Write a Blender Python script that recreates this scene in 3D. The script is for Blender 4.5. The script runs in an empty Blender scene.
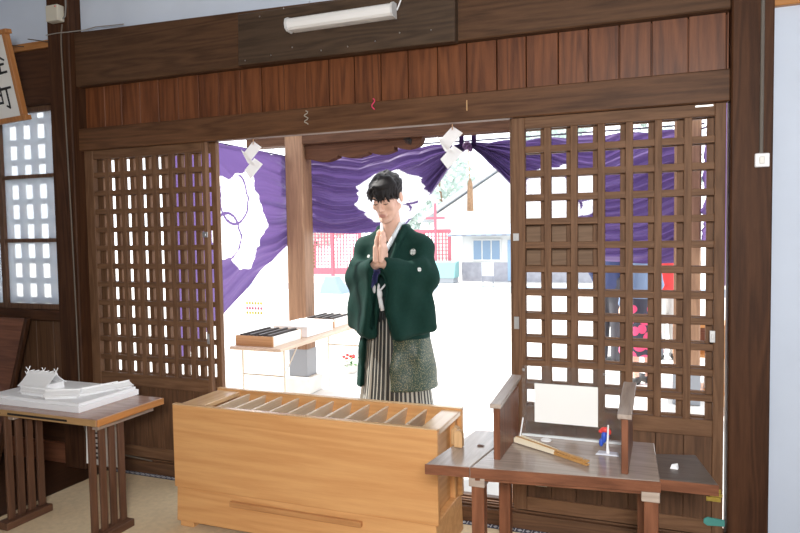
import bpy, bmesh, math, random
import numpy as np
from mathutils import Vector, Matrix
from mathutils.bvhtree import BVHTree
random.seed(7)
rng = np.random.default_rng(7)
scene = bpy.context.scene
COL = scene.collection
PI = math.pi

# ------------------------------------------------------------------ camera
cam_d = bpy.data.cameras.new('camera')
cam_d.sensor_width = 36.0
cam_d.lens = 36.0 * 675.0 / 800.0
cam_d.clip_end = 400
cam = bpy.data.objects.new('camera', cam_d)
COL.objects.link(cam)
cam.matrix_world = Matrix(((0.92977144, -0.00469697, 0.36810734, 3.41946),
                           (0.36780512, 0.05432101, -0.92831494, -3.25012),
                           (-0.0156357, 0.99851248, 0.05223369, 1.47232),
                           (0, 0, 0, 1)))
scene.camera = cam
# ------------------------------------------------------------------ world, sun, camera flash, exposure
W = bpy.data.worlds.new('world'); scene.world = W; W.use_nodes = True
bg = W.node_tree.nodes['Background']
bg.inputs[0].default_value = (0.90, 0.95, 1.0, 1)
bg.inputs[1].default_value = 3.0
sun_d = bpy.data.lights.new('sun', 'SUN'); sun_d.energy = 9.0; sun_d.angle = math.radians(1.0)
sun_d.color = (1.0, 0.96, 0.9)
sun = bpy.data.objects.new('sun', sun_d); COL.objects.link(sun)
sun.rotation_euler = Vector((-0.62, 0.03, 0.78)).to_track_quat('Z', 'Y').to_euler()
fl_d = bpy.data.lights.new('camera_flash', 'AREA'); fl_d.shape = 'DISK'; fl_d.size = 0.55; fl_d.energy = 118  # unseen area light standing in for the photographer's flash, no hall fixture
fl_d.color = (1.0, 0.985, 0.96)
fl = bpy.data.objects.new('camera_flash', fl_d); COL.objects.link(fl)
fl.location = (3.6, -3.75, 1.85)
fl.rotation_euler = (Vector((3.6, -3.75, 1.85)) - Vector((2.0, 0.0, 1.2))).to_track_quat('Z', 'Y').to_euler()
scene.view_settings.view_transform = 'Standard'
scene.view_settings.look = 'None'
scene.view_settings.exposure = 0.0
scene.view_settings.gamma = 1.0
scene.view_settings.use_curve_mapping = False

# ------------------------------------------------------------------ materials
MATS = {}
def nt(name):
    m = bpy.data.materials.new(name); m.use_nodes = True
    return m, m.node_tree, m.node_tree.nodes['Principled BSDF']
def plain(name, col, rough=.6, metal=0, noise=0.0, scale=8, spec=.5, bump=0):
    if name in MATS: return MATS[name]
    m, t, b = nt(name)
    b.inputs['Base Color'].default_value = (*col, 1)
    b.inputs['Roughness'].default_value = rough; b.inputs['Metallic'].default_value = metal
    b.inputs['Specular IOR Level'].default_value = spec
    if noise or bump:
        tc = t.nodes.new('ShaderNodeTexCoord'); n = t.nodes.new('ShaderNodeTexNoise')
        n.inputs['Scale'].default_value = scale; n.inputs['Detail'].default_value = 5
        t.links.new(tc.outputs['Object'], n.inputs['Vector'])
        if noise:
            r = t.nodes.new('ShaderNodeValToRGB')
            r.color_ramp.elements[0].position = .3; r.color_ramp.elements[1].position = .7
            r.color_ramp.elements[0].color = (*[c * (1 - noise) for c in col], 1)
            r.color_ramp.elements[1].color = (*[min(1, c * (1 + noise)) for c in col], 1)
            t.links.new(n.outputs['Fac'], r.inputs[0]); t.links.new(r.outputs[0], b.inputs['Base Color'])
        if bump:
            bp = t.nodes.new('ShaderNodeBump'); bp.inputs['Strength'].default_value = bump; bp.inputs['Distance'].default_value = .01
            t.links.new(n.outputs['Fac'], bp.inputs['Height']); t.links.new(bp.outputs[0], b.inputs['Normal'])
    MATS[name] = m
    return m
def wood(name, c1, c2, axis='X', scale=14, rough=.55, stretch=.07, bump=.15, rings=.45, spec=.4):
    key = name + '_' + axis
    if key in MATS: return MATS[key]
    m, t, b = nt(key)
    N = t.nodes.new
    tc = N('ShaderNodeTexCoord'); oi = N('ShaderNodeObjectInfo')
    add = N('ShaderNodeVectorMath'); add.operation = 'MULTIPLY_ADD'
    add.inputs[1].default_value = (1, 1, 1)
    mul = N('ShaderNodeVectorMath'); mul.operation = 'SCALE'; mul.inputs[0].default_value = (3.1, 5.7, 2.3)
    t.links.new(oi.outputs['Random'], mul.inputs['Scale'])
    t.links.new(tc.outputs['Object'], add.inputs[0]); t.links.new(mul.outputs[0], add.inputs[2])
    mp = N('ShaderNodeMapping')
    s = [1, 1, 1]; s['XYZ'.index(axis)] = stretch
    mp.inputs['Scale'].default_value = s
    t.links.new(add.outputs[0], mp.inputs['Vector'])
    def noise(sc, det, dist=0, ro=.6):
        n = N('ShaderNodeTexNoise'); n.inputs['Scale'].default_value = sc; n.inputs['Detail'].default_value = det
        n.inputs['Roughness'].default_value = ro; n.inputs['Distortion'].default_value = dist
        t.links.new(mp.outputs[0], n.inputs['Vector']); return n
    def mth(op, a, b):
        n = N('ShaderNodeMath'); n.operation = op
        for i, v in enumerate((a, b)):
            if isinstance(v, (int, float)): n.inputs[i].default_value = v
            else: t.links.new(v, n.inputs[i])
        return n.outputs[0]
    fine = noise(scale * 7, 4, 0, .7).outputs['Fac']
    mid = noise(scale * .55, 2, .25).outputs['Fac']
    ring = mth('SINE', mth('MULTIPLY', mid, 62.0), 0)
    ring = mth('MULTIPLY_ADD', ring, .5); ring.node.inputs[2].default_value = .5
    big = noise(scale * .3, 2).outputs['Fac']
    fac = mth('ADD', mth('MULTIPLY', fine, .95 - rings * .5), mth('ADD', mth('MULTIPLY', ring, rings * .55), mth('MULTIPLY', big, .45)))
    fac = mth('SUBTRACT', fac, .22)
    r = N('ShaderNodeValToRGB')
    r.color_ramp.elements[0].position = .15; r.color_ramp.elements[1].position = .85
    r.color_ramp.elements[0].color = (*c1, 1); r.color_ramp.elements[1].color = (*c2, 1)
    t.links.new(fac, r.inputs[0]); t.links.new(r.outputs[0], b.inputs['Base Color'])
    b.inputs['Roughness'].default_value = rough; b.inputs['Specular IOR Level'].default_value = spec
    bp = N('ShaderNodeBump'); bp.inputs['Strength'].default_value = bump; bp.inputs['Distance'].default_value = .002
    t.links.new(fine, bp.inputs['Height']); t.links.new(bp.outputs[0], b.inputs['Normal'])
    MATS[key] = m
    return m
def cloth(name, col, transl, rough=.8, sheen=0.0):
    if name in MATS: return MATS[name]
    m, t, b = nt(name)
    out = t.nodes['Material Output']
    b.inputs['Base Color'].default_value = (*col, 1); b.inputs['Roughness'].default_value = rough
    b.inputs['Specular IOR Level'].default_value = .2
    if transl:
        tr = t.nodes.new('ShaderNodeBsdfTranslucent'); tr.inputs[0].default_value = (*[min(1, c * 1.5) for c in col], 1)
        mx = t.nodes.new('ShaderNodeMixShader'); mx.inputs[0].default_value = transl
        t.links.new(b.outputs[0], mx.inputs[1]); t.links.new(tr.outputs[0], mx.inputs[2]); t.links.new(mx.outputs[0], out.inputs[0])
    MATS[name] = m
    return m
def clear(name, tint=(1, 1, 1), haze=0.0, gloss=.06, hazecol=(1, 1, 1)):
    m = bpy.data.materials.new(name); m.use_nodes = True; t = m.node_tree
    t.nodes.remove(t.nodes['Principled BSDF']); out = t.nodes['Material Output']
    a = t.nodes.new('ShaderNodeBsdfTransparent'); a.inputs[0].default_value = (*tint, 1)
    g = t.nodes.new('ShaderNodeBsdfGlossy'); g.inputs['Roughness'].default_value = .03
    mx = t.nodes.new('ShaderNodeMixShader'); mx.inputs[0].default_value = gloss
    t.links.new(a.outputs[0], mx.inputs[1]); t.links.new(g.outputs[0], mx.inputs[2])
    last = mx
    if haze:
        tr = t.nodes.new('ShaderNodeBsdfTranslucent'); tr.inputs[0].default_value = (*hazecol, 1)
        m2 = t.nodes.new('ShaderNodeMixShader'); m2.inputs[0].default_value = haze
        t.links.new(mx.outputs[0], m2.inputs[1]); t.links.new(tr.outputs[0], m2.inputs[2]); last = m2
    t.links.new(last.outputs[0], out.inputs[0])
    return m

BEAM = lambda a: wood('beam_wood', (.042, .020, .010), (.132, .066, .034), a, 13, .6, spec=.25)
BOARDM = lambda a: wood('board_wood', (.062, .017, .006), (.250, .085, .030), a, 11, .45)
POST = lambda a: wood('post_wood', (.030, .011, .005), (.100, .041, .018), a, 13, .6, spec=.2)
LATT = lambda a: wood('lattice_wood', (.108, .053, .027), (.245, .130, .070), a, 18, .6, spec=.25)
PANEL = lambda a: wood('panel_wood', (.068, .031, .015), (.180, .090, .046), a, 16, .5)
FLOORM = lambda a: wood('floor_wood', (.030, .012, .006), (.085, .036, .017), a, 13, .4)
HINOKI = lambda a: wood('cypress_wood', (.58, .275, .100), (.75, .425, .180), a, 9, .5, .06, .04, .5)
TABLE = lambda a: wood('table_wood', (.075, .035, .020), (.165, .082, .046), a, 16, .35)
GREYW = lambda a: wood('grey_wood', (.290, .230, .195), (.470, .390, .335), a, 16, .20, .07, .06, spec=.85)
REDW = lambda a: wood('red_brown_wood', (.100, .032, .014), (.260, .100, .050), a, 15, .42)
ORANGE = lambda a: wood('orange_wood', (.38, .15, .038), (.56, .25, .08), a, 12, .4)
LEGW = lambda a: wood('leg_wood', (.070, .030, .016), (.160, .075, .042), a, 16, .5)
PORCH = lambda a: wood('porch_wood', (.170, .085, .045), (.330, .185, .105), a, 12, .6)
PALEW = lambda a: wood('pale_wood', (.50, .29, .13), (.68, .43, .22), a, 18, .55)
BAMBOO = lambda a: wood('bamboo', (.42, .21, .06), (.56, .31, .11), a, 24, .4)
PLASTER = plain('plaster', (.66, .73, .85), .85, noise=.05, scale=2.2, spec=.1)
WHITE = plain('white_plastic', (.90, .90, .92), .4)
MODEL = plain('model_white', (.90, .90, .91), .7)
CREAM = plain('cream_plastic', (.66, .62, .52), .5)
STEEL = plain('steel', (.62, .62, .62), .35, .9)
BLACK = plain('black_ink', (.012, .012, .014), .6)
DARK = plain('dark_gap', (.012, .008, .006), .8)
PAPER = plain('white_paper', (.86, .86, .84), .8)
STONE = plain('pale_stone', (.62, .60, .56), .8, noise=.1, scale=6)
SKIN = None

# ------------------------------------------------------------------ mesh building
TM = {}                                   # world matrix of every thing root (no depsgraph needed)
class MB:
    def __init__(s): s.v = []; s.f = []; s.mi = []
    def add(s, vs, fs, mi=0):
        o = len(s.v); s.v += [tuple(map(float, p)) for p in vs]; s.f += [tuple(int(i) + o for i in f) for f in fs]; s.mi += [mi] * len(fs)
        return s
    def box(s, x0, x1, y0, y1, z0, z1, M=None, mi=0):
        x0, x1 = sorted((x0, x1)); y0, y1 = sorted((y0, y1)); z0, z1 = sorted((z0, z1))
        vs = [(x, y, z) for z in (z0, z1) for y in (y0, y1) for x in (x0, x1)]
        if M is not None: vs = [tuple(M @ Vector(p)) for p in vs]
        return s.add(vs, [(0, 2, 3, 1), (4, 5, 7, 6), (0, 1, 5, 4), (2, 6, 7, 3), (0, 4, 6, 2), (1, 3, 7, 5)], mi)
    def hexa(s, p, mi=0):                 # 8 corners, bottom ring then top ring, counter-clockwise from above
        return s.add(p, [(3, 2, 1, 0), (4, 5, 6, 7), (0, 1, 5, 4), (1, 2, 6, 5), (2, 3, 7, 6), (3, 0, 4, 7)], mi)
    def prism(s, poly, axis, a0, a1, mi=0):
        n = len(poly)
        def P(u, v, a): return {'x': (a, u, v), 'y': (u, a, v), 'z': (u, v, a)}[axis]
        vs = [P(u, v, a0) for u, v in poly] + [P(u, v, a1) for u, v in poly]
        fs = [tuple(range(n)), tuple(range(2 * n - 1, n - 1, -1))] + [(i, i + n, (i + 1) % n + n, (i + 1) % n) for i in range(n)]
        return s.add(vs, fs, mi)
    def tube(s, pts, r, n=8, mi=0):
        pts = [Vector(p) for p in pts]; rs = r if hasattr(r, '__len__') else [r] * len(pts)
        vs = []; up = None
        for i, p in enumerate(pts):
            d = (pts[min(i + 1, len(pts) - 1)] - pts[max(i - 1, 0)]).normalized()
            if up is None or abs(d.dot(up)) > .95: up = Vector((0, 0, 1)) if abs(d.z) < .9 else Vector((0, 1, 0))
            a = d.cross(up).normalized(); b = a.cross(d).normalized(); up = b
            for k in range(n):
                t = 2 * PI * k / n; vs.append(p + a * (math.cos(t) * rs[i]) + b * (math.sin(t) * rs[i]))
        fs = [(i * n + k, i * n + (k + 1) % n, (i + 1) * n + (k + 1) % n, (i + 1) * n + k) for i in range(len(pts) - 1) for k in range(n)]
        fs += [tuple(range(n - 1, -1, -1)), tuple(range((len(pts) - 1) * n, len(pts) * n))]
        return s.add(vs, fs, mi)
    def lathe(s, prof, c, n=20, mi=0):
        vs = [(c[0] + r * math.cos(2 * PI * k / n), c[1] + r * math.sin(2 * PI * k / n), c[2] + z) for r, z in prof for k in range(n)]
        fs = [(i * n + k, i * n + (k + 1) % n, (i + 1) * n + (k + 1) % n, (i + 1) * n + k) for i in range(len(prof) - 1) for k in range(n)]
        fs += [tuple(range(n - 1, -1, -1)), tuple(range((len(prof) - 1) * n, len(prof) * n))]
        return s.add(vs, fs, mi)
    def ball(s, c, r, n=12, m=8, mi=0):
        rr = r if hasattr(r, '__len__') else (r, r, r)
        vs = [(c[0], c[1], c[2] - rr[2])]; fs = []
        for i in range(1, m):
            t = PI * i / m - PI / 2
            for k in range(n):
                p = 2 * PI * k / n
                vs.append((c[0] + rr[0] * math.cos(t) * math.cos(p), c[1] + rr[1] * math.cos(t) * math.sin(p), c[2] + rr[2] * math.sin(t)))
        vs.append((c[0], c[1], c[2] + rr[2])); top = len(vs) - 1
        for k in range(n):
            fs.append((0, 1 + (k + 1) % n, 1 + k)); fs.append((top, top - n + k, top - n + (k + 1) % n))
        for i in range(m - 2):
            for k in range(n):
                a = 1 + i * n; fs.append((a + k, a + (k + 1) % n, a + n + (k + 1) % n, a + n + k))
        return s.add(vs, fs, mi)
    def grid(s, P, mi=None):              # P[i][j] points
        n, m = len(P), len(P[0])
        vs = [P[i][j] for i in range(n) for j in range(m)]
        o = len(s.v); s.v += [tuple(map(float, p)) for p in vs]
        for i in range(n - 1):
            for j in range(m - 1):
                s.f.append((o + i * m + j, o + (i + 1) * m + j, o + (i + 1) * m + j + 1, o + i * m + j + 1)); s.mi.append(mi(i, j) if mi else 0)
        return s
    def build(s, name, mats, parent=None, bevel=0, smooth=False, local=False, solid=0, seg=1, origin=True):
        me = bpy.data.meshes.new(name)
        mats = mats if isinstance(mats, (list, tuple)) else [mats]
        vs = s.v; loc = Vector((0, 0, 0))
        if parent is not None:
            if not local:
                inv = TM.get(parent, Matrix()).inverted(); vs = [tuple(inv @ Vector(p)) for p in vs]
        elif origin:
            a = np.array(vs); loc = Vector(((a[:, 0].min() + a[:, 0].max()) / 2, (a[:, 1].min() + a[:, 1].max()) / 2, a[:, 2].min()))
            vs = [tuple(Vector(p) - loc) for p in vs]
        me.from_pydata(vs, [], s.f)
        for m in mats: me.materials.append(m)
        if len(mats) > 1: me.polygons.foreach_set('material_index', s.mi)
        if smooth: me.polygons.foreach_set('use_smooth', [True] * len(s.f))
        me.update()
        bm = bmesh.new(); bm.from_mesh(me); bmesh.ops.recalc_face_normals(bm, faces=bm.faces); bm.to_mesh(me); bm.free()
        o = bpy.data.objects.new(name, me); COL.objects.link(o)
        o.location = loc
        if parent is not None:
            o.parent = parent; TM[o] = TM.get(parent, Matrix())
        else: TM[o] = Matrix.Translation(loc)
        if bevel:
            b = o.modifiers.new('bevel', 'BEVEL'); b.width = bevel; b.segments = seg; b.limit_method = 'ANGLE'
        if solid:
            b = o.modifiers.new('solid', 'SOLIDIFY'); b.thickness = solid; b.offset = 0
        return o
def tag(o, label, cat, group=None, kind=None):
    o['label'] = label; o['category'] = cat
    if group: o['group'] = group
    if kind: o['kind'] = kind
    return o
def thing(name, loc, label, cat, rz=0, group=None, kind=None, rot=None):
    o = bpy.data.objects.new(name, None); COL.objects.link(o); o.empty_display_size = .1
    M = Matrix.Translation(Vector(loc)) @ (rot.to_4x4() if rot else Matrix.Rotation(rz, 4, 'Z'))
    o.matrix_basis = M; TM[o] = M
    return tag(o, label, cat, group, kind)
def B(*a, **k): return MB().box(*a, **k)

# ------------------------------------------------------------------ implicit solids (bodies and clothes)
class SDF:
    def __init__(s, lo, hi, h):
        s.lo = np.array(lo, float); s.h = h
        s.n = np.ceil((np.array(hi) - s.lo) / h).astype(int) + 1
        s.D = np.full(s.n, .2, np.float32)
    def slab(s, lo, hi):
        a = np.clip(np.floor((np.array(lo) - s.lo) / s.h).astype(int), 0, s.n); b = np.clip(np.ceil((np.array(hi) - s.lo) / s.h).astype(int) + 1, 0, s.n)
        sl = tuple(slice(i, j) for i, j in zip(a, b))
        ax = [(s.lo[i] + s.h * np.arange(a[i], b[i])).astype(np.float32) for i in range(3)]
        return sl, np.meshgrid(*ax, indexing='ij', sparse=True)
    def op(s, fn, lo, hi, k=.01, mode='+'):
        sl, (X, Y, Z) = s.slab(np.array(lo) - k - 3 * s.h, np.array(hi) + k + 3 * s.h)
        if 0 in s.D[sl].shape: return s
        d = fn(X, Y, Z); a = s.D[sl]
        if mode == '-':
            if k > 0:
                t = np.clip(.5 - .5 * (a + d) / k, 0, 1); r = a * (1 - t) - d * t + k * t * (1 - t)
            else: r = np.maximum(a, -d)
        elif k > 0:
            t = np.clip(.5 + .5 * (d - a) / k, 0, 1); r = d * (1 - t) + a * t - k * t * (1 - t)
        else: r = np.minimum(a, d)
        s.D[sl] = r
        return s
    def cap(s, a, b, ra, rb=None, k=.01, mode='+', M=None):
        rb = ra if rb is None else rb
        a = np.array(M @ Vector(a)) if M is not None else np.array(a, float); b = np.array(M @ Vector(b)) if M is not None else np.array(b, float)
        d = b - a; L2 = max(float(d @ d), 1e-9); R = max(ra, rb)
        def fn(X, Y, Z):
            px, py, pz = X - a[0], Y - a[1], Z - a[2]
            t = np.clip((px * d[0] + py * d[1] + pz * d[2]) / L2, 0, 1)
            return np.sqrt((px - t * d[0]) ** 2 + (py - t * d[1]) ** 2 + (pz - t * d[2]) ** 2) - (ra + (rb - ra) * t)
        return s.op(fn, np.minimum(a, b) - R, np.maximum(a, b) + R, k, mode)
    def ell(s, c, r, k=.01, mode='+', M=None, R3=None):
        c = np.array(c, float); r = np.array(r, float)
        A = np.eye(3)
        if R3 is not None: A = np.array(R3)
        if M is not None:
            A = np.array(M.to_3x3()) @ A; c = np.array(M @ Vector(c))
        rm = r.max(); rmin = r.min()
        def fn(X, Y, Z):
            p = (X - c[0], Y - c[1], Z - c[2]); q = 0; g = 0
            for i in range(3):
                u = p[0] * A[0, i] + p[1] * A[1, i] + p[2] * A[2, i]
                q = q + (u / r[i]) ** 2; g = g + (u / r[i] ** 2) ** 2
            q = np.sqrt(q); return q * (q - 1) / np.maximum(np.sqrt(g), 1e-6)
        return s.op(fn, c - rm, c + rm, k, mode)
    def rbox(s, c, hs, rad, A=None, k=.01, mode='+', M=None):
        c = np.array(c, float); hs = np.array(hs, float); A = np.eye(3) if A is None else np.array(A)
        if M is not None: A = np.array(M.to_3x3()) @ A; c = np.array(M @ Vector(c))
        ext = np.abs(A) @ hs
        def fn(X, Y, Z):
            p = (X - c[0], Y - c[1], Z - c[2]); o = 0; inn = None
            for i in range(3):
                u = np.abs(p[0] * A[0, i] + p[1] * A[1, i] + p[2] * A[2, i]) - (hs[i] - rad)
                o = o + np.maximum(u, 0) ** 2; inn = u if inn is None else np.maximum(inn, u)
            return np.sqrt(o) + np.minimum(inn, 0) - rad
        return s.op(fn, c - ext, c + ext, k, mode)
    def full(s): return s.slab(s.lo, s.lo + s.h * (s.n - 1))[1]
    def mesh(s):
        D = s.D; S = D < 0; n = D.shape
        c = [(i, j, k) for i in (0, 1) for j in (0, 1) for k in (0, 1)]
        sh = lambda A, i, j, k: A[i:n[0] - 1 + i, j:n[1] - 1 + j, k:n[2] - 1 + k]
        cnt = sum(sh(S, *q).astype(np.int8) for q in c)
        m = (cnt > 0) & (cnt < 8)
        idx = np.full(m.shape, -1, np.int64); cells = np.argwhere(m); idx[m] = np.arange(len(cells))
        acc = np.zeros((len(cells), 3)); w = np.zeros(len(cells))
        ci = cells.T
        val = {q: D[ci[0] + q[0], ci[1] + q[1], ci[2] + q[2]].astype(float) for q in c}
        for p in c:
            for ax in range(3):
                if p[ax] == 0:
                    q = list(p); q[ax] = 1; q = tuple(q)
                    a, b = val[p], val[q]; cr = (a < 0) != (b < 0)
                    t = np.where(cr, a / np.where(cr, a - b, 1), 0)
                    pos = np.array(p, float)[None].repeat(len(cells), 0); pos[:, ax] += t
                    acc += pos * cr[:, None]; w += cr
        V = s.lo + s.h * (cells + acc / w[:, None])
        F = []
        for ax in range(3):
            o1, o2 = [(1, 2), (2, 0), (0, 1)][ax]
            sl = [slice(None)] * 3; sl[ax] = slice(0, -1); A = S[tuple(sl)]; sl[ax] = slice(1, None); Bq = S[tuple(sl)]
            e = np.argwhere(A != Bq); e = e[(e[:, o1] > 0) & (e[:, o2] > 0) & (e[:, o1] < n[o1] - 1) & (e[:, o2] < n[o2] - 1)]
            fl = A[e[:, 0], e[:, 1], e[:, 2]]
            def g(d1, d2):
                x = e.copy(); x[:, o1] -= d1; x[:, o2] -= d2; return idx[x[:, 0], x[:, 1], x[:, 2]]
            q = np.stack([g(1, 1), g(0, 1), g(0, 0), g(1, 0)], 1)
            q[~fl] = q[~fl][:, ::-1]
            F.append(q[(q >= 0).all(1)])
        return V, np.concatenate(F)
def sdf_obj(name, s, mats, parent, matfn=None, smooth_it=0):
    V, F = s.mesh()
    if smooth_it:
        e = np.concatenate([F[:, [0, 1]], F[:, [1, 2]], F[:, [2, 3]], F[:, [3, 0]]])
        for _ in range(smooth_it):
            acc = np.zeros_like(V); cnt = np.zeros(len(V))
            np.add.at(acc, e[:, 0], V[e[:, 1]]); np.add.at(acc, e[:, 1], V[e[:, 0]]); np.add.at(cnt, e[:, 0], 1); np.add.at(cnt, e[:, 1], 1)
            V = .5 * V + .5 * acc / np.maximum(cnt, 1)[:, None]
    inv = np.array(TM[parent].inverted()); V2 = V @ inv[:3, :3].T + inv[:3, 3]
    me = bpy.data.meshes.new(name); me.from_pydata(V2.tolist(), [], F.tolist())
    mats = mats if isinstance(mats, list) else [mats]
    for m in mats: me.materials.append(m)
    if matfn is not None:
        me.polygons.foreach_set('material_index', matfn(V[F].mean(1)).astype(np.int32))
    me.polygons.foreach_set('use_smooth', [True] * len(F)); me.update()
    o = bpy.data.objects.new(name, me); COL.objects.link(o); o.parent = parent; TM[o] = TM[parent]
    return o, V, F

# ================================================================== SETTING
S = 'structure'
DOORW = 3.655
tag(B(-2.6, 5.6, -5.2, -.03, -.1, 0).build('floor', FLOORM('Y')), 'dark stained wooden floor boards of the hall', 'floor', kind=S)
tag(B(-2.6, 5.6, -5.2, .1, 3.35, 3.45).build('ceiling', plain('ceiling_paint', (.5, .47, .43), .8)), 'plain ceiling of the hall', 'ceiling', kind=S)
tag(B(-2.7, -2.6, -5.2, .1, 0, 3.4).build('wall_left', PLASTER), 'plain left wall of the hall', 'wall', kind=S)
tag(B(5.6, 5.7, -5.2, .1, 0, 3.4).build('wall_right', PLASTER), 'plain right wall of the hall', 'wall', kind=S)
tag(B(-2.7, 5.7, -5.3, -5.2, 0, 3.4).build('wall_back', PLASTER), 'plain back wall behind the viewer', 'wall', kind=S)
# upper plaster over the opening
tag(B(.03, 3.66, -.01, .09, 2.6, 3.4).build('wall_front', PLASTER), 'white plaster band above the heavy wooden beam', 'wall', kind=S)
tag(B(-2.6, -.14, -.01, .09, 2.69, 3.4).build('wall_front.001', PLASTER), 'white plaster above the lattice window', 'wall', kind=S)
tag(B(3.82, 5.6, -.03, .09, 0, 2.37).build('wall_front.002', PLASTER), 'bluish white plaster wall right of the dark post', 'wall', kind=S)
tag(B(3.82, 5.6, -.01, .09, 2.70, 3.4).build('wall_front.003', PLASTER), 'white plaster above the right-hand beam', 'wall', kind=S)
# beam, boards, lintel, posts, sill
mb = MB().hexa([(.02, -.06, 2.392), (3.665, -.06, 2.382), (3.665, .1, 2.382), (.02, .1, 2.392), (.02, -.06, 2.722), (3.665, -.06, 2.625), (3.665, .1, 2.625), (.02, .1, 2.722)])
tag(mb.build('trim_1', BEAM('X'), bevel=.006), 'heavy weathered brown beam across the top of the opening', 'beam', kind=S)
mb = MB(); x = .03
while x < 3.66:
    w = random.choice((.142, .150, .158, .136)); mb.box(x + .0025, min(x + w, 3.663) - .0025, random.uniform(-.006, .002), .05, 2.125, 2.40); x += w
mb.box(.03, 3.66, .03, .08, 2.125, 2.40)
tag(mb.build('trim_2', BOARDM('Z'), bevel=.002), 'band of short reddish vertical boards under the heavy beam', 'boarding', kind=S)
tag(B(.02, 3.664, -.055, -.022, 2.0, 2.136).box(.02, 3.664, -.022, .088, 2.013, 2.136).build('trim_3', wood('lintel_wood', (.052, .022, .010), (.165, .076, .036), 'X', 13, .55, spec=.25), bevel=.005), 'dark door lintel with a groove for the sliding doors', 'lintel', kind=S)
tag(B(-.155, .022, -.10, .12, 0, 3.35).build('trim_4', POST('Z'), bevel=.006), 'dark square post left of the lattice doors', 'post', kind=S)
tag(B(3.664, 3.82, -.10, .12, 0, 3.35).build('trim_5', POST('Z'), bevel=.006), 'dark square post right of the lattice doors', 'post', kind=S)
mb = B(.022, 3.664, -.04, .15, 0, .085)
for y in (-.018, .022, .05, .088): mb.box(.022, 3.664, y - .004, y + .004, .085, .096)
tag(mb.build('trim_6', PANEL('X'), bevel=.003), 'worn wooden door sill with sliding tracks', 'sill', kind=S)
tag(B(3.82, 5.6, -.06, .09, 2.37, 2.70).build('trim_7', ORANGE('X'), bevel=.004), 'orange brown beam above the white wall at right', 'beam', kind=S)
# left bay
tag(B(-2.6, -.155, -.06, .09, 2.31, 2.655).build('trim_8', POST('X'), bevel=.004), 'dark brown beam above the lattice window', 'beam', kind=S)
tag(B(-2.6, -.155, -.075, .09, 2.655, 2.70).build('trim_9', ORANGE('X'), bevel=.003), 'orange brown strip on top of the dark window beam', 'trim', kind=S)
tag(B(-2.6, -.155, -.06, .09, .93, 1.0).build('trim_10', POST('X'), bevel=.004), 'dark window ledge in the left bay', 'ledge', kind=S)
mb = MB()
for i in range(16): mb.box(-2.6 + i * .153, -2.6 + i * .153 + .149, -.01, .05, .27, .94)
mb.box(-2.6, -.155, .03, .08, .2, .94)
tag(mb.build('trim_11', PANEL('Z'), bevel=.002), 'dark vertical wainscot boards under the window', 'wainscot', kind=S)
tag(B(-2.6, -.155, -.05, .09, 0, .13).build('trim_12', REDW('X'), bevel=.004), 'reddish bottom rail under the left wainscot', 'rail', kind=S)
tag(B(-2.6, -.155, -.03, .09, .13, .28).build('trim_13', POST('X'), bevel=.004), 'dark lower rail under the left wainscot', 'rail', kind=S)
# window
wt = thing('window_1', (-.7, 0, 1.0), 'glazed lattice window in the left bay', 'window', kind=S)
mb = MB()
for x0, x1 in ((-.205, -.155), (-.735, -.695), (-1.29, -1.24)): mb.box(x0, x1, -.03, .02, 1.0, 2.31)
for z0, z1 in ((1.0, 1.032), (1.437, 1.462), (1.855, 1.878), (2.278, 2.31)): mb.box(-1.29, -.155, -.028, .018, z0, z1)
mb.build('window_frame', PANEL('Z'), wt, bevel=.002)
mb = B(-1.25, -.2, -.006, -.002, 1.02, 2.29); mb.build('glass', clear('dusty_glare_glass', (1, 1, 1), .42, .05, (.80, .90, 1.0)), wt)  # dirty pane; glare and bloom also mixed in as a translucent haze
mb = MB()
for i in range(9): mb.box(-.215 - i * .128, -.215 - i * .128 - .036, .045, .075, 1.0, 2.31)
for i in range(10): mb.box(-1.29, -.155, .05, .08, 1.03 + i * .132, 1.03 + i * .132 + .036)
mb.build('outer_lattice', LATT('Z'), wt)
tag(B(-2.6, -1.29, -.02, .09, 1.0, 2.31).build('trim_14', PANEL('Z')), 'boarded wall beyond the lattice window', 'wall', kind=S)

# ------------------------------------------------------------------ four sliding lattice doors
PX, PZ = .1220, .1137
def lattice_door(n, x0, x1, lx, y0, label):
    t = thing('door_%d' % n, (x0, y0, .1), label, 'door', kind=S)
    y1 = y0 + .036; LB = .615; LT = LB + 11 * PZ + .082
    rx = lx + 6 * PX + .090
    mb = B(x0, lx, y0, y1, .098, 2.0125).box(rx, x1, y0, y1, .098, 2.0125)
    n0 = len(mb.f)
    mb.box(lx, rx, y0, y1, LT, 2.012, mi=1).box(lx, rx, y0 + .002, y1 - .002, .54, LB, mi=1).box(lx, rx, y0 + .002, y1 - .002, .098, .165, mi=1)
    mb.build('frame', [LATT('Z'), LATT('X')], t, bevel=.0025)
    mb = MB()
    for i in range(6): mb.box(lx + .090 + i * PX, lx + PX + i * PX, y0 + .003, y0 + .033, LB, LT)
    for j in range(11):
        z = LB + .082 + j * PZ
        mb.box(lx, rx, y0 + .0045, y0 + .0315, z + .0005, z + PZ - .0825, mi=1)
    mb.build('lattice', [LATT('Z'), LATT('X')], t, bevel=.0015)
    mb = MB(); k = 7; w = (rx - lx) / k
    for i in range(k): mb.box(lx + i * w + .001, lx + (i + 1) * w - .001, y0 + .012, y0 + .024, .15, .55)
    mb.build('panel', PANEL('Z'), t, bevel=.001)
    return t, rx
d1, rx1 = lattice_door(1, .022, .940, .091, -.018, 'front sliding lattice door on the left side')
d2, _ = lattice_door(2, .03, .965, .105, .047, 'rear sliding lattice door on the left side')
d3, _ = lattice_door(3, 2.722, 3.652, 2.786, -.018, 'front sliding lattice door on the right side')
d4, _ = lattice_door(4, 2.700, 3.63, 2.758, .047, 'rear sliding lattice door on the right side')
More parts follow.
